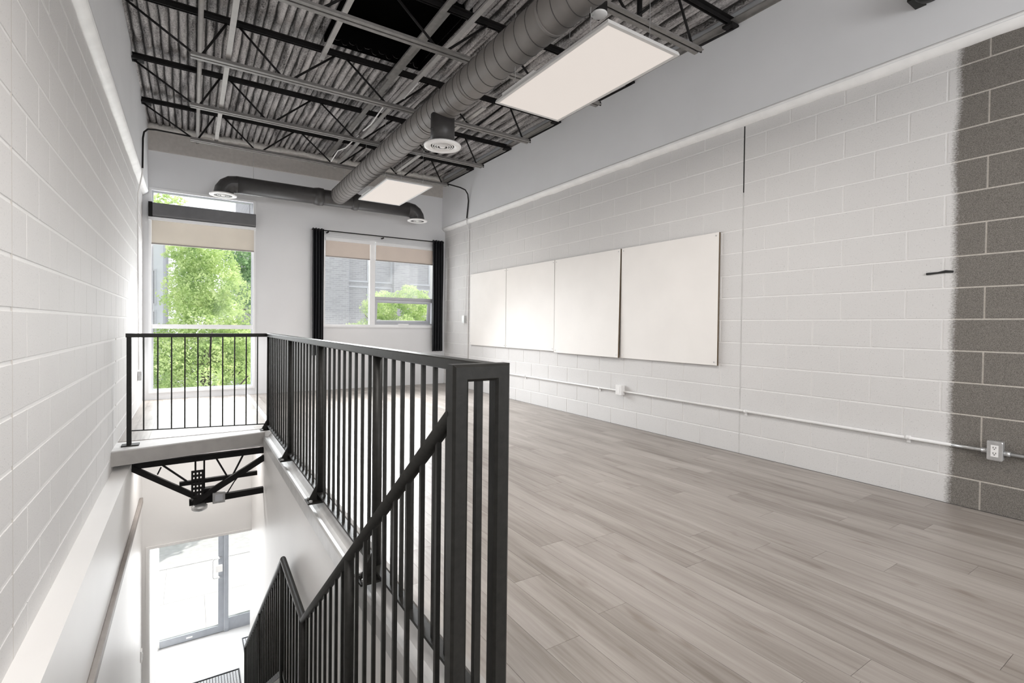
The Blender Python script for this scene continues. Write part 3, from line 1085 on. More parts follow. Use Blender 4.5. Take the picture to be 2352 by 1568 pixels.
def elbow(x0, sgn, xc):
    R = abs(xc - x0)
    pts = []
    for i in range(5):
        a = math.radians(90 * i / 4)
        pts.append((x0 + sgn * R * math.sin(a), TY, TZ - R * (1 - math.cos(a))))
    pts = [(x0 - sgn * 0.02, TY, TZ)] + pts[1:]
    end = pts[-1]
    pts.append((end[0], TY, 2.945))
    mb = MB()
    # gored elbow: flat segments with visible mitres
    P = [Vector(p) for p in pts]
    rings = []
    for i, p in enumerate(P):
        if i == 0:
            t = P[1] - P[0]
            t = Vector((sgn, 0, 0))
        elif i == len(P) - 1:
            t = Vector((0, 0, -1))
        else:
            t = (P[i + 1] - P[i]).normalized() + (P[i] - P[i - 1]).normalized()
        t.normalize()
        nrm = Vector((0, 1, 0))
        bn = t.cross(nrm)
        rings.append([p + (nrm * math.cos(2 * math.pi * k / 32) + bn * math.sin(2 * math.pi * k / 32)) * (TR + 0.001) for k in range(32)])
    mb.rings(rings, smooth=False)
    return mb


elbow(0.555, -1, 0.395).build('elbow', M['duct_dark'], td)
elbow(3.185, 1, 3.345).build('elbow', M['duct_dark'], td)
diffuser(0.395, TY, 2.94, 0.175, 'round white vent on the left elbow in front of the tall window')
diffuser(3.345, TY, 2.94, 0.175, 'round white vent on the right elbow beside the black curtain')
for x, y in ((0.78, TY), (2.0, 7.9), (2.95, TY)):
    o = MB().tube([(x, y, 3.24 if y == TY else DZ + DR), (x, y, ZC - 0.02)], 0.003, 6).build('hanger_wire', M['galv'])
    o['label'] = {0.78: 'thin hanger wire above the left half of the branch duct', 2.0: 'thin hanger wire above the end of the spiral duct', 2.95: 'thin hanger wire above the right half of the branch duct'}[x]
    o['category'] = 'wire'
    o['group'] = 'hanger wires of the ducts'

# ------------------------------------------------------------------ light panels (hung on chains, each with its own lamp)


def light_panel(x0, x1, y0, y1, z, label, energy, tilt=0.0, spread=180):
    cx, cy = (x0 + x1) / 2, (y0 + y1) / 2
    t = thing('ceiling_light', label, 'ceiling light', (cx, cy, z), 'flat light panels hung from the joists')
    w = 0.022
    f = MB()
    f.box(x0, x1, y0, y0 + w, z, z + 0.012).box(x0, x1, y1 - w, y1, z, z + 0.012)
    f.box(x0, x0 + w, y0 + w, y1 - w, z, z + 0.012).box(x1 - w, x1, y0 + w, y1 - w, z, z + 0.012)
    f.box(x0 + 0.004, x1 - 0.004, y0 + 0.004, y1 - 0.004, z + 0.012, z + 0.022)
    f.build('panel_frame', M['panel_trim'], t)
    MB().box(x0 + w, x1 - w, y0 + w, y1 - w, z + 0.003, z + 0.012).build('diffuser', M['panel_light'], t)
    MB().box(x0 + 0.03, x0 + 0.19, y1 - 0.46, y1 - 0.05, z + 0.022, z + 0.065).build('driver_box', M['white_enamel'], t)
    for (x, y) in ((x0 + 0.05, y0 + 0.2), (x1 - 0.05, y0 + 0.2), (x0 + 0.05, y1 - 0.2), (x1 - 0.05, y1 - 0.2)):
        xt = x
        pts = []
        zt = ZTC - 0.04
        nl = 24
        for i in range(nl + 1):
            k = i / nl
            pts.append((x + 0.005 * (1 if i % 2 else -1), y + 0.003 * (1 if i % 2 else -1), z + 0.02 + (zt - z - 0.02) * k))
        MB().tube(pts, 0.0022, 5).build('chain', M['chain'], t)
    lamp = area('panel_lamp', (cx, cy, z - 0.004), (0, tilt, -1), x1 - x0 - 0.06, y1 - y0 - 0.06, energy, (1.0, 0.955, 0.91))
    lamp.data.spread = math.radians(spread)
    return t


light_panel(1.955, 2.565, 2.062, 3.282, 2.825, 'large bright light panel hanging nearest the viewer', 34)
light_panel(2.01, 2.62, 5.95, 7.16, 2.90, 'small looking bright light panel hanging near the back wall', 26)
light_panel(1.98, 2.59, -1.75, -0.55, 2.85, 'bright light panel hanging behind the viewpoint', 34)

light_panel(-0.20, 0.41, 0.55, 1.77, 2.95, 'added fill panel, out of view, over the head of the stairs', 34, 0.55, 90)  # added panel, tilted to brighten the stairwell walls

jb = thing('junction_box', 'white round cover plate on a dark box by the near end of the light panel', 'junction box', (2.17, 2.37, 3.10))
MB().lathe((2.17, 2.37, 3.10), [(0.004, -0.006), (0.047, -0.005), (0.052, 0.0), (0.05, 0.006), (0.004, 0.006)], 32).build('cover', M['white_enamel'], jb)
MB().bar((2.19, 2.40, 3.115), (2.19, 2.40, 3.20), 0.08, 0.08).build('box', M['rod_black'], jb)
MB().tube([(2.20, 2.41, 3.2), (2.20, 2.41, 3.90)], 0.008, 8).build('stem', M['rod_black'], jb)
for s in (-1, 1):
    MB().lathe((2.17 + s * 0.035, 2.37 - s * 0.02, 3.092), [(0.003, 0.0), (0.004, 0.003)], 8).build('screw', M['galv'], jb)

sp = thing('sprinkler_head', 'small chrome sprinkler head on a dark pipe above the big light panel', 'sprinkler', (3.12, 2.92, 3.66))
MB().tube([(3.12, 2.92, 3.66), (3.12, 2.92, 3.88)], 0.022, 16).build('drop_pipe', M['rod_black'], sp)
MB().lathe((3.12, 2.92, 3.63), [(0.018, 0.0), (0.03, 0.006), (0.03, 0.012), (0.008, 0.03)], 20).build('deflector', M['galv'], sp)

dl = thing('wall_lamp', 'dark dome lamp high on the right wall, cut off by the top edge', 'lamp', (3.98, 1.25, 3.36))
MB().lathe((3.98, 1.25, 3.26), [(0.005, -0.012), (0.05, -0.006), (0.075, 0.02), (0.085, 0.06), (0.06, 0.12), (0.03, 0.2), (0.005, 0.22)], 32).build('dome', M['black_steel'], dl)
MB().box(3.95, 4.09, 1.30, 1.36, 3.28, 3.36).build('bracket', M['black_steel'], dl)
MB().tube([(3.97, 1.34, 3.31), (3.97, 1.29, 3.27)], 0.012, 8).build('hinge', M['black_steel'], dl)

for i, (pts, lb) in enumerate((([(2.00, 4.95, 3.66), (1.93, 5.3, 3.56), (1.86, 5.6, 3.63), (1.80, 5.9, 3.50), (1.78, 6.15, 3.50)], 'loose white cable hanging at the joists left of the big duct, nearer piece'),
                               ([(1.88, 6.7, 3.64), (1.80, 7.05, 3.56), (1.77, 7.35, 3.60), (1.72, 7.55, 3.49)], 'loose white cable hanging at the joists left of the big duct, farther piece'))):
    o = MB().tube(pts, 0.008, 8).build('loose_cable', M['white_enamel'])
    o['label'], o['category'] = lb, 'cable'
    o['group'] = 'loose white cables'

# ------------------------------------------------------------------ conduits
lc = thing('wall_conduit', 'black conduit bending down the far left corner to a white cable', 'conduit', (-0.48, 7.6, 2.9))
MB().tube([(0.0, 7.60, 3.50), (-0.36, 7.59, 3.50), (-0.44, 7.58, 3.485), (-0.475, 7.57, 3.44), (-0.485, 7.56, 3.36), (-0.487, 7.53, 2.99)], 0.010, 10).build('black_conduit', M['rod_black'], lc)
MB().tube([(-0.487, 7.53, 2.99), (-0.50, 7.60, 2.90), (-0.545, 7.74, 2.72), (-0.557, 7.86, 2.5), (-0.559, 7.98, 1.5), (-0.559, 8.05, 0.50)], 0.008, 10).build('white_cable', M['conduit_white'], lc)
MB().box(-0.570, -0.525, 8.02, 8.12, 0.36, 0.48).build('outlet_box', M['galv'], lc)
rc = thing('wall_conduit', 'black conduit bending down the far right wall to a white pipe', 'conduit', (4.07, 7.7, 2.9))
MB().tube([(3.6, 7.62, 3.50), (3.88, 7.66, 3.49), (3.99, 7.68, 3.47), (4.05, 7.70, 3.41), (4.075, 7.72, 3.30), (4.078, 7.78, 3.01)], 0.011, 10).build('black_conduit', M['rod_black'], rc)
MB().tube([(4.078, 7.78, 3.01), (4.09, 7.80, 2.93), (4.143, 7.82, 2.78), (4.145, 7.82, 2.4), (4.145, 7.82, 0.02)], 0.009, 10).build('white_conduit', M['conduit_white'], rc)
MB().tube([(4.078, 7.79, 2.98), (4.12, 7.84, 2.75), (4.143, 7.86, 2.4), (4.143, 7.93, 1.4), (4.14, 7.95, 1.30)], 0.004, 8).build('white_cable', M['conduit_white'], rc)
MB().box(4.11, 4.155, 7.91, 7.99, 1.17, 1.30).build('outlet_box', M['galv'], rc)

XC = XR - 0.018
hc = thing('outlet_conduit', 'horizontal conduit along the right wall, white then bare galvanised steel', 'conduit', (XC, 3.0, 0.388))
MB().tube([(XC, 7.80, 0.385), (XC, 4.15, 0.395), (XC, 1.10, 0.386)], 0.0105, 12).build('white_conduit', M['conduit_white'], hc)
MB().tube([(XC, 1.13, 0.386), (XC, 0.955, 0.386)], 0.0108, 12).build('steel_conduit', M['galv'], hc)
MB().tube([(XC, 0.88, 0.384), (XC, -0.6, 0.384)], 0.0108, 12).build('steel_conduit', M['galv'], hc)
for y in (6.0, 4.42, 2.55, 1.36):
    o = MB().tube([(XC, y - 0.012, 0.389), (XC, y + 0.012, 0.389)], 0.0145, 12)
    o.box(XC + 0.004, XR - 0.003, y - 0.010, y + 0.010, 0.355, 0.385)
    o.build('strap', M['conduit_white'], hc)
MB().tube([(XC, 0.985, 0.386), (XC, 0.95, 0.386)], 0.015, 12).build('connector', M['galv'], hc)
MB().tube([(XC, 0.885, 0.384), (XC, 0.855, 0.384)], 0.015, 12).build('connector', M['galv'], hc)


def outlet(y0, y1, z0, z1, mat, label, slots):
    t = thing('outlet_box', label, 'outlet', (XR - 0.05, (y0 + y1) / 2, z0), 'wall outlets on the conduit')
    MB().box(XR - 0.055, XR - 0.003, y0 + 0.004, y1 - 0.004, z0 + 0.004, z1 - 0.004).build('box', mat, t)
    yc = (y0 + y1) / 2
    r = 0.008
    a, h = (y1 - y0) / 2, (z1 - z0) / 2
    pts = []
    for cy_, cz_, st_ in ((a - r, h - r, 0), (-a + r, h - r, 90), (-a + r, -h + r, 180), (a - r, -h + r, 270)):
        for q in range(4):
            an = math.radians(st_ + 30 * q)
            pts.append((cy_ + r * math.cos(an), cz_ + r * math.sin(an)))
    zc = (z0 + z1) / 2
    MB().rings([[(xx, yc + p * s, zc + q * s) for p, q in pts] for xx, s in ((XR - 0.055, 1), (XR - 0.058, 1), (XR - 0.061, 0.94))], smooth=False).build('cover_plate', mat, t)
    fm = M['white_enamel']
    MB().box(XR - 0.0635, XR - 0.060, yc - 0.017, yc + 0.017, zc - 0.035, zc + 0.035).build('receptacle', fm, t)
    if slots:
        for dz in (0.017, -0.017):
            for dy in (-0.006, 0.006):
                MB().box(XR - 0.0645, XR - 0.0632, yc + dy - 0.0012, yc + dy + 0.0012, zc + dz, zc + dz + 0.009).build('slot', M['slot'], t)
            MB().box(XR - 0.0645, XR - 0.0632, yc - 0.0025, yc + 0.0025, zc + dz - 0.008, zc + dz - 0.003).build('slot', M['slot'], t)
        for dz in (0.046, -0.046):
            MB().box(XR - 0.0635, XR - 0.060, yc - 0.003, yc + 0.003, zc + dz - 0.003, zc + dz + 0.003).build('screw', M['galv'], t)
    return t


outlet(0.880, 0.952, 0.338, 0.456, M['galv'], 'bare steel outlet box on the unpainted grey blocks', True)
outlet(4.02, 4.115, 0.352, 0.466, M['conduit_white'], 'white painted outlet box on the conduit below the boards', False)

o = MB().tube([(XR - 0.006, 1.285, 1.503), (XR - 0.007, 1.225, 1.506), (XR - 0.006, 1.185, 1.512), (XR - 0.007, 1.145, 1.508)], [0.008, 0.006, 0.009, 0.007], 8).build('wall_gouge', M['slot'])  # gouge in the wall, built as a thin dark stub
o['label'], o['category'] = 'dark gouge, built as a short stub, in the right wall at the paint edge', 'gouge'

# ------------------------------------------------------------------ four boards on the right wall
bd = [(6.545, 7.715, 'white board at the far left end of the row of four', 0.0),
      (5.317, 6.537, 'white board second from the far left in the row of four', 0.0),
      (4.090, 5.309, 'white board with its near lower corner standing off the wall', 2.2),
      (2.838, 4.078, 'white board at the near right end of the row, edge dark', 0.0)]
for y0, y1, lb, tilt in bd:
    t = thing('wall_board', lb, 'board', (XR - 0.004, y1, 1.39), 'white boards in a row on the right wall')
    L = y1 - y0
    z0, z1 = 0.79 - (0.015 if y0 < 4.5 else 0), 2.02
    off = 0.028 if tilt else 0.0
    xw = XR - 0.005
    # corners: (y, z, offset); the near bottom corner of a tilted board is pushed off the wall
    def sheet(xa, xb, ins):
        def c(y, z, xo, k):
            return (xw - xo - k, y, z)
        ring = lambda xo: [c(y0 + ins, z0 + ins, xo, off), c(y1 - ins, z0 + ins, xo, off * 0.15), c(y1 - ins, z1 - ins, xo, 0), c(y0 + ins, z1 - ins, xo, off * 0.25)]
        return MB().rings([ring(xa), ring(xb)], smooth=False)
    sheet(0.0, 0.0215, 0.0).build('board_core', M['board_edge'], t)
    sheet(0.0217, 0.0232, 0.0005).build('board_face', M['board'], t)
    for (yy, zz, k) in ((y0 + 0.03, z0 + 0.03, off * 0.95), (y1 - 0.03, z0 + 0.03, off * 0.15), (y0 + 0.03, z1 - 0.03, off * 0.25), (y1 - 0.03, z1 - 0.03, 0)):
        pts = [(yy + 0.007 * math.cos(a * math.pi / 4), zz + 0.007 * math.sin(a * math.pi / 4)) for a in range(8)]
        MB().rings([[(xw - 0.0228 - k - d, p, q) for p, q in pts] for d in (0.0, 0.004)], smooth=False).build('screw', M['galv'], t)

# ------------------------------------------------------------------ blinds, curtains
bl = thing('roller_blind', 'beige roller blind with a dark grey cassette on the tall window', 'blind', (0.18, YB - 0.05, 2.6))
MB().rings([[(x, yy, zz) for yy, zz in ((YB - 0.006, 2.632), (YB - 0.085, 2.640), (YB - 0.095, 2.66), (YB - 0.090, 2.815), (YB - 0.075, 2.830), (YB - 0.006, 2.832))] for x in (-0.45, 0.865)], smooth=False).build('cassette', M['cassette'], bl)
MB().box(-0.50, -0.452, YB - 0.095, YB - 0.006, 2.628, 2.836).build('end_cap', M['rod_black'], bl)
MB().box(-0.50, 0.868, YB - 0.07, YB - 0.012, 2.585, 2.626).build('bottom_track', M['frame_white'], bl)
MB().box(-0.465, 0.845, YB - 0.022, YB - 0.018, 2.262, 2.585).build('blind_cloth', M['blind'], bl)
MB().box(-0.465, 0.845, YB - 0.030, YB - 0.012, 2.243, 2.262).build('hem_bar', M['rail_wood'], bl)
for x0, x1, lb in ((1.925, 2.690, 'cream roller blind over the left half of the wide window'), (2.790, 3.895, 'cream roller blind over the right half of the wide window')):
    t = thing('roller_blind', lb, 'blind', ((x0 + x1) / 2, YB - 0.04, 2.56), 'cream blinds of the wide window')
    MB().box(x0, x1, YB - 0.045, YB - 0.010, 2.545, 2.60).build('head_rail', M['frame_white'], t)
    MB().box(x0 + 0.005, x1 - 0.005, YB - 0.024, YB - 0.020, 2.285, 2.545).build('blind_cloth', M['blind_pink'], t)
    MB().box(x0 + 0.005, x1 - 0.005, YB - 0.030, YB - 0.014, 2.268, 2.285).build('hem_bar', M['rail_wood'], t)


def curtain(x0, x1, z0, z1, label, seed):
    t = thing('curtain', label, 'curtain', ((x0 + x1) / 2, YB - 0.10, z0), 'black curtains of the wide window')
    rn = random.Random(seed)
    mb = MB()
    nseg, folds = 64, 4
    rings = []
    nz = 14
    for j in range(nz + 1):
        z = z0 + (z1 - z0) * j / nz
        front, back = [], []
        sq = 1.0 + 0.05 * math.sin(j * 0.9 + seed)
        for i in range(nseg + 1):
            k = i / nseg
            x = x0 + (x1 - x0) * k
            d = 0.035 * math.sin(2 * math.pi * folds * k + 0.25 * math.sin(j * 0.5 + seed)) * sq + 0.008 * math.sin(11 * k + j * 0.3)
            front.append((x, YB - 0.115 - d, z))
            back.append((x, YB - 0.109 - d, z))
        rings.append(front + back[::-1])
    mb.rings(rings, smooth=True)
    mb.build('curtain_cloth', M['curtain'], t)
    hd = MB()
    for i in range(folds):
        x = x0 + (x1 - x0) * (i + 0.5) / folds
        hd.tube([(x - 0.006, YB - 0.115, z1 - 0.03), (x + 0.006, YB - 0.115, z1 - 0.03)], 0.022, 16)
    hd.build('eyelets', M['rod_black'], t)
    return t


curtain(1.700, 1.880, 0.60, 2.715, 'black curtain hanging left of the wide window', 1)
curtain(3.850, 4.070, 0.63, 2.735, 'black curtain hanging right of the wide window', 2)
rd = thing('curtain_rod', 'thin black curtain rod above the wide window', 'curtain rod', (2.9, YB - 0.115, 2.70))
MB().tube([(1.69, YB - 0.115, 2.690), (4.08, YB - 0.115, 2.705)], 0.009, 12).build('rod', M['rod_black'], rd)
for x in (2.90, 1.95):
    MB().box(x - 0.01, x + 0.01, YB - 0.115, YB, 2.665, 2.682).build('bracket', M['rod_black'], rd)

# ------------------------------------------------------------------ guardrails
BS = 0.0138


def post_with_base(parent, x, y, zb, zt, w=0.05, gus=True):
    p = MB().tube([(x, y, zb + 0.01), (x, y, zt)], 0.0215, 20).build('post', M['black_steel'], parent)
    MB().box(x - 0.085, x + 0.045, y - 0.055, y + 0.055, zb, zb + 0.01).build('base_plate', M['black_steel'], p)
    if gus:
        g = MB().rings([[(x - 0.022, y + s, zb + 0.01), (x - 0.075, y + s, zb + 0.01), (x - 0.022, y + s, zb + 0.11)] for s in (-0.004, 0.004)], smooth=False)
        g.build('gusset', M['black_steel'], p)
        for sx, sy in ((-0.065, -0.035), (-0.065, 0.035)):
            MB().lathe((x + sx, y + sy, zb + 0.01), [(0.011, 0.0), (0.011, 0.010), (0.006, 0.012)], 6, False).build('bolt', M['galv'], p)
    return p


GT = 1.018
lg = thing('guardrail', 'long black steel guardrail running along the stairwell edge', 'guardrail', (XG, 3.4, 0.0), 'black steel guardrails round the stairwell')
MB().bar((XG, 1.18, GT - 0.018), (XG, 5.84, GT - 0.018), 0.052, 0.036, ch=0.004).build('top_rail', M['black_steel'], lg)
MB().bar((XG, 1.17, 0.040), (XG, 5.84, 0.040), 0.042, 0.012).build('bottom_rail', M['black_steel'], lg)
posts = (2.185, 3.325, 4.46, 5.815)
for y in posts:
    post_with_base(lg, XG, y, -0.012, GT - 0.034)
edges = [1.15, 2.185, 3.325, 4.46, 5.815]
for a, b_ in zip(edges[:-1], edges[1:]):
    n = 9 if b_ - a < 1.2 else 10
    for k in range(1, n + 1):
        y = a + (b_ - a) * k / (n + 1)
        MB().bar((XG, y, 0.045), (XG, y, GT - 0.034), BS, BS).build('baluster', M['black_steel'], lg)
# end loop of square tube carrying the stair rail on its left leg
c = 0.007
h = 0.023
sq = [(h - c, -h), (h, -h + c), (h, h - c), (h - c, h), (-h + c, h), (-h, h - c), (-h, -h + c), (-h + c, -h)]
LY = 1.173
MB().sweep([(XS + 0.003, LY, -0.9), (XS + 0.003, LY, GT - 0.022), (0.722, LY, GT - 0.022), (0.722, LY, 0.0)], sq, (0, -1, 0)).build('end_loop', M['black_steel'], lg)
MB().bar((0.658, LY + 0.005, -0.05), (0.658, LY + 0.005, GT - 0.045), 0.018, 0.018).build('baluster', M['black_steel'], lg)

fg = thing('guardrail', 'short black steel guardrail across the far end of the stairwell', 'guardrail', (0.1, 5.74, 0.0), 'black steel guardrails round the stairwell')
A0, A1 = Vector((-0.463, 5.665, 0)), Vector((0.70, 5.82, 0))
MB().bar(A0 + Vector((-0.025, 0, GT - 0.02)), A1 + Vector((0, 0, GT - 0.02)), 0.05, 0.036, ch=0.004).build('top_rail', M['black_steel'], fg)
MB().bar(A0 + Vector((0, 0, 0.13)), A1 + Vector((0, 0, 0.055)), 0.010, 0.010).build('bottom_rail', M['black_steel'], fg)
p0 = MB().bar(A0 + Vector((0, 0, 0.0)), A0 + Vector((0, 0, GT - 0.03)), 0.036, 0.036, ch=0.003).build('post', M['black_steel'], fg)
MB().box(A0.x - 0.055, A0.x + 0.075, A0.y - 0.05, A0.y + 0.05, -0.004, 0.006).build('base_plate', M['black_steel'], p0)
for k in range(1, 11):
    p = A0.lerp(A1, k / 11)
    zb = 0.13 - 0.075 * k / 11
    MB().bar(p + Vector((0, 0, zb)), p + Vector((0, 0, GT - 0.035)), 0.0112, 0.0112).build('baluster', M['black_steel'], fg)

# stair railing with its level piece at the landing
SR = 0.0215
P = [(XS, 1.185, 0.890), (XS, 3.23, -0.700), (XS, 4.03, -0.650), (XS, 6.88, -2.88)]
sr = thing('stair_railing', 'black round stair handrail descending from the end loop, with a level piece', 'railing', (XS, 3.5, -1.0))
circ = [(SR * math.cos(2 * math.pi * k / 20), SR * math.sin(2 * math.pi * k / 20)) for k in range(20)]
MB().sweep(P, circ, (1, 0, 0), smooth=True).build('handrail', M['black_steel'], sr)
low = [(XS, 1.17, 0.905 - 0.98), (XS, 3.23, -1.53), (XS, 4.03, -1.50), (XS, 6.88, -3.60)]
MB().sweep(low, [(0.02, -0.006), (0.02, 0.006), (-0.02, 0.006), (-0.02, -0.006)], (1, 0, 0)).build('bottom_rail', M['black_steel'], sr)


def zat(path, y):
    for a, b_ in zip(path[:-1], path[1:]):
        if a[1] <= y <= b_[1]:
            return a[2] + (b_[2] - a[2]) * (y - a[1]) / (b_[1] - a[1])


sposts = (2.20, 3.235, 4.03, 5.4, 6.87)
for y in sposts:
    zf = {2.20: -0.98, 3.235: -1.58, 4.03: -1.58, 5.4: -2.75, 6.87: ZL}[y]
    MB().tube([(XS, y, zf), (XS, y, zat(P, y) - 0.008)], 0.021, 20).build('post', M['black_steel'], sr)
yy = 1.17 + 0.114
while yy < 6.85:
    if min(abs(yy - q) for q in sposts) > 0.045:
        MB().bar((XS, yy, zat(low, yy)), (XS, yy, zat(P, yy) - 0.014), BS, BS).build('baluster', M['black_steel'], sr)
    yy += 0.1145

# ------------------------------------------------------------------ steel truss hung below the slab, with cap lamp
TYY = 5.80
s_ = 0.958


def tp(x, z, dy=0.0):
    return (x * s_, TYY + dy, (z - CAM_H) * s_ + CAM_H)


tr = thing('floor_truss', 'black steel truss with knee braces under the slab edge', 'truss', (0.1, TYY, -0.25))
MB().bar(tp(-0.485, -0.285), tp(0.70, -0.272), 0.06, 0.055).build('top_chord', M['rod_black'], tr)
MB().bar(tp(-0.470, -0.30, -0.03), tp(0.12, -0.715, -0.03), 0.04, 0.05).build('knee_brace', M['rod_black'], tr)
MB().bar(tp(0.69, -0.34, -0.05), tp(0.03, -0.725, -0.05), 0.04, 0.055).build('knee_brace', M['rod_black'], tr)
MB().bar(tp(-0.088, -0.525), tp(0.62, -0.515), 0.04, 0.04).build('bottom_chord', M['rod_black'], tr)
MB().bar(tp(-0.004, -0.728), tp(0.69, -0.71), 0.05, 0.06).build('lower_beam', M['rod_black'], tr)
for a, b_ in (((0.05, -0.28), (0.05, -0.5)), ((0.127, -0.28), (0.127, -0.72)), ((0.228, -0.29), (0.33, -0.5)), ((0.49, -0.29), (0.39, -0.5)), ((-0.25, -0.29), (-0.02, -0.51))):
    MB().bar(tp(*a), tp(*b_), 0.016, 0.016).build('web_rod', M['rod_black'], tr)
strap_ = MB()
sx0, sx1, sz0, sz1 = 0.022, 0.112, -0.66, -0.40
cols, rows_ = 3, 6
# perforated hanger strip: bars between real openings
for i in range(cols + 1):
    x = sx0 + (sx1 - sx0) * i / cols
    a, b_ = tp(x - 0.009, sz0), tp(x + 0.009, sz1)
    strap_.box(a[0], b_[0], TYY - 0.072, TYY - 0.066, a[2], b_[2])
for j in range(rows_ + 1):
    z = sz0 + (sz1 - sz0) * j / rows_
    a, b_ = tp(sx0 - 0.009, z - 0.012), tp(sx1 + 0.009, z + 0.012)
    strap_.box(a[0], b_[0], TYY - 0.0725, TYY - 0.0655, a[2], b_[2])
strap_.build('perforated_strip', M['rod_black'], tr)
a, b_ = tp(0.10, -0.70), tp(0.22, -0.60)
MB().box(a[0], b_[0], TYY - 0.04, TYY + 0.04, a[2], b_[2]).build('junction_plate', M['rod_black'], tr)
MB().tube([tp(0.46, -0.50), tp(0.40, -0.58), tp(0.33, -0.70)], 0.006, 6).build('cable', M['rod_black'], tr)
MB().bar(tp(-0.24, -0.33), tp(-0.27, -0.40), 0.012).build('clip', M['rod_black'], tr)
cl = thing('cap_lamp', 'pale round lamp with a small control box under the truss', 'lamp', tp(0.085, -0.78))
ctr = tp(0.085, -0.765, -0.06)
MB().lathe((ctr[0], ctr[1], ctr[2] - 0.035), [(0.005, -0.01), (0.05, -0.004), (0.068, 0.012), (0.07, 0.04), (0.05, 0.055), (0.005, 0.056)], 28).build('lamp_cap', M['galv'], cl)
a, b_ = tp(0.20, -0.755), tp(0.312, -0.645)
MB().box(a[0], b_[0], TYY - 0.085, TYY - 0.035, a[2], b_[2]).build('control_box', M['galv'], cl)
MB().box(a[0] + 0.02, b_[0] - 0.02, TYY - 0.089, TYY - 0.085, a[2] + 0.02, b_[2] - 0.02).build('control_cover', M['frame_grey'], cl)

# ------------------------------------------------------------------ outdoors
pv = structure('floor_pavement', MB().box(-12, 20, YB + 0.05, 11.75, -4.0, -3.73), M['pavement'], 'pale pavement outside the entrance')
for ix in range(-3, 5):
    for iy, (ya, yb) in enumerate(((YB + 0.1, 10.30), (10.315, 11.74))):
        x0 = 0.22 + 1.5 * ix - (0.6 if iy else 0)
        MB().box(x0 + 0.008, x0 + 1.492, ya, yb, -3.73, -3.72).build('paving_slab', M['pavement'], pv)
structure('trim_12', MB().box(-12, 20, 11.76, 11.92, -4.0, -3.71), M['pavement'], 'kerb of the street')
structure('floor_street', MB().box(-14, 24, 11.92, 60, -4.1, -3.86), M['road'], 'grey street outside')


def leaf_cloud(blobs, n, size, seed, parent, mat):
    rn = random.Random(seed)
    mb = MB()
    tot = sum(b_[3] ** 2 for b_ in blobs)
    for (cx, cy, cz, r, fl) in blobs:
        k = int(n * r * r / tot)
        for _ in range(k):
            while True:
                d = Vector((rn.uniform(-1, 1), rn.uniform(-1, 1), rn.uniform(-1, 1)))
                if 0.05 < d.length < 1:
                    break
            d = d.normalized() * (d.length ** 0.5)
            w_ = 0.75 + 0.45 * noise.noise((d.x * 2.2 + cx, d.y * 2.2 + cy, d.z * 2.2 + cz))
            c_ = Vector((cx, cy, cz)) + Vector((d.x * r, d.y * r, d.z * r * fl)) * w_
            nrm = Vector((rn.gauss(0, 1), rn.gauss(0, 1), rn.gauss(0.6, 1))).normalized()
            t = nrm.orthogonal().normalized()
            a = rn.uniform(0, 6.28)
            b2 = nrm.cross(t)
            t, b2 = t * math.cos(a) + b2 * math.sin(a), b2 * math.cos(a) - t * math.sin(a)
            s = size * rn.uniform(0.6, 1.3)
            mb.quad(c_ - t * s * 0.5, c_ - b2 * s * 0.26 + nrm * s * 0.06, c_ + t * s * 0.5, c_ + b2 * s * 0.26 + nrm * s * 0.06)
    return mb.build('foliage', mat, parent, kind='stuff')


def tree(x, y, label, blobs, n, size, seed, mat, top):
    t = thing('leafy_tree', label, 'tree', (x, y, -3.8))
    MB().tube([(x, y, -3.85), (x + 0.05, y, -2.0), (x - 0.05, y + 0.05, 0.0), (x + 0.03, y, top)], [0.16, 0.13, 0.10, 0.03], 10).build('trunk', M['bark'], t)
    rn = random.Random(seed + 50)
    for k in range(9):
        z = -1.6 + (top + 1.2) * k / 9
        a = rn.uniform(0, 6.28)
        L = rn.uniform(0.9, 1.8)
        MB().tube([(x, y, z), (x + L * 0.5 * math.cos(a), y + L * 0.5 * math.sin(a), z + 0.45), (x + L * math.cos(a), y + L * math.sin(a), z + 1.1)], [0.045, 0.03, 0.012], 6).build('branch', M['bark'], t)
    leaf_cloud(blobs, n, size, seed, t, mat)
    return t


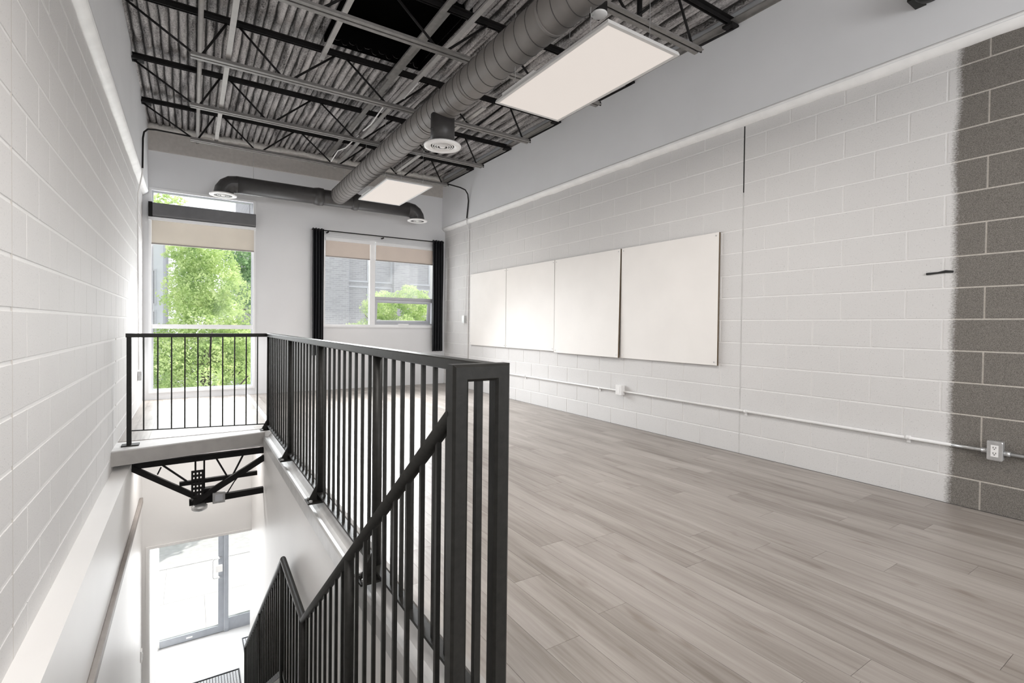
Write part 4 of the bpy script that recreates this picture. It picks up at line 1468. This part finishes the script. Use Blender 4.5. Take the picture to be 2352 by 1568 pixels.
tree(0.35, 14.6, 'bright green leafy tree filling the tall window', [(0.3, 14.6, -0.5, 1.6, 0.9), (0.9, 14.3, -1.4, 1.3, 0.9), (-0.5, 14.9, -1.6, 1.4, 0.8), (-0.55, 14.7, 0.35, 0.8, 0.9), (0.45, 15.2, 1.0, 1.25, 1.0), (0.45, 15.3, 2.2, 1.05, 1.0), (0.95, 14.8, 0.4, 0.9, 0.9), (-0.05, 15.0, 1.8, 0.7, 1.1), (0.1, 15.3, 2.9, 0.8, 0.9)], 85000, 0.078, 21, M['leaf'], 0.6)
tree(2.1, 19.5, 'darker green tree behind, at the right side of the tall window', [(1.7, 19.5, 0.2, 1.3, 1.0), (1.9, 19.7, 2.4, 1.0, 1.0), (1.5, 19.5, 3.5, 0.8, 1.0)], 9000, 0.13, 22, M['leaf_dark'], 3.0)
tree(-3.4, 21.5, 'leafy tree with branches hanging into the top left of the tall window', [(-1.6, 21.5, 5.6, 1.1, 0.5), (-0.55, 21.5, 5.45, 0.55, 0.5), (-3.2, 21.5, 5.0, 1.6, 0.9), (-0.9, 21.3, 5.15, 0.5, 0.5)], 2600, 0.13, 24, M['leaf'], 5.2)
tree(6.0, 16.6, 'bright green treetop in the lower part of the wide window', [(5.45, 16.6, 1.75, 0.72, 0.9), (6.55, 16.6, 1.95, 0.75, 1.0), (7.1, 16.8, 1.2, 0.8, 0.9), (4.75, 16.4, 0.75, 0.75, 0.9), (5.9, 16.3, 0.6, 1.3, 0.8)], 30000, 0.078, 23, M['leaf'], 1.3)

# grey brick building across the street
YF = 26.0
bb = thing('brick_building', 'grey brick building with dark windows behind the wide window', 'building', (8.0, YF, -3.9))
MB().box(2.35, 20.0, YF + 0.35, YF + 9, -3.9, 9.5).build('wall', M['brickwork'], bb)
for xa, xb in ((2.35, 6.85), (9.25, 10.15), (13.0, 14.0)):
    MB().box(xa, xb, YF, YF + 0.5, -3.9, 9.5).build('pier', M['brickwork'], bb)
for xa, xb in ((6.85, 9.25), (10.15, 13.0)):
    for za, zb in ((-3.2, -0.4), (0.6, 3.15), (3.35, 6.4)):
        fr = frame_rect(MB(), xa, xb, za, zb, 0.09, YF + 0.28, YF + 0.42).build('window_frame', M['frame_grey'], bb)
        MB().box(xa + 0.09, xb - 0.09, YF + 0.37, YF + 0.40, za + 0.09, zb - 0.09).build('pane', M['dark_glass'], fr)
        xm = xa + (xb - xa) * 0.45
        MB().box(xm - 0.05, xm + 0.05, YF + 0.30, YF + 0.42, za + 0.09, zb - 0.09).build('mullion', M['frame_grey'], fr)
pb = thing('pale_building', 'pale rendered building at the left edge of the tall window', 'building', (-4.0, 24, -3.9))
MB().box(-9.0, -0.90, 24.0, 30.0, -3.9, 5.3).build('wall', M['render_pale'], pb)
for za, zb in ((-2.2, -0.4), (0.5, 1.6), (1.8, 3.2)):
    fr = frame_rect(MB(), -1.75, -1.12, za, zb, 0.06, 23.95, 24.02).build('window_frame', M['frame_grey'], pb)
    MB().box(-1.69, -1.18, 23.985, 24.01, za + 0.06, zb - 0.06).build('pane', M['dark_glass'], fr)
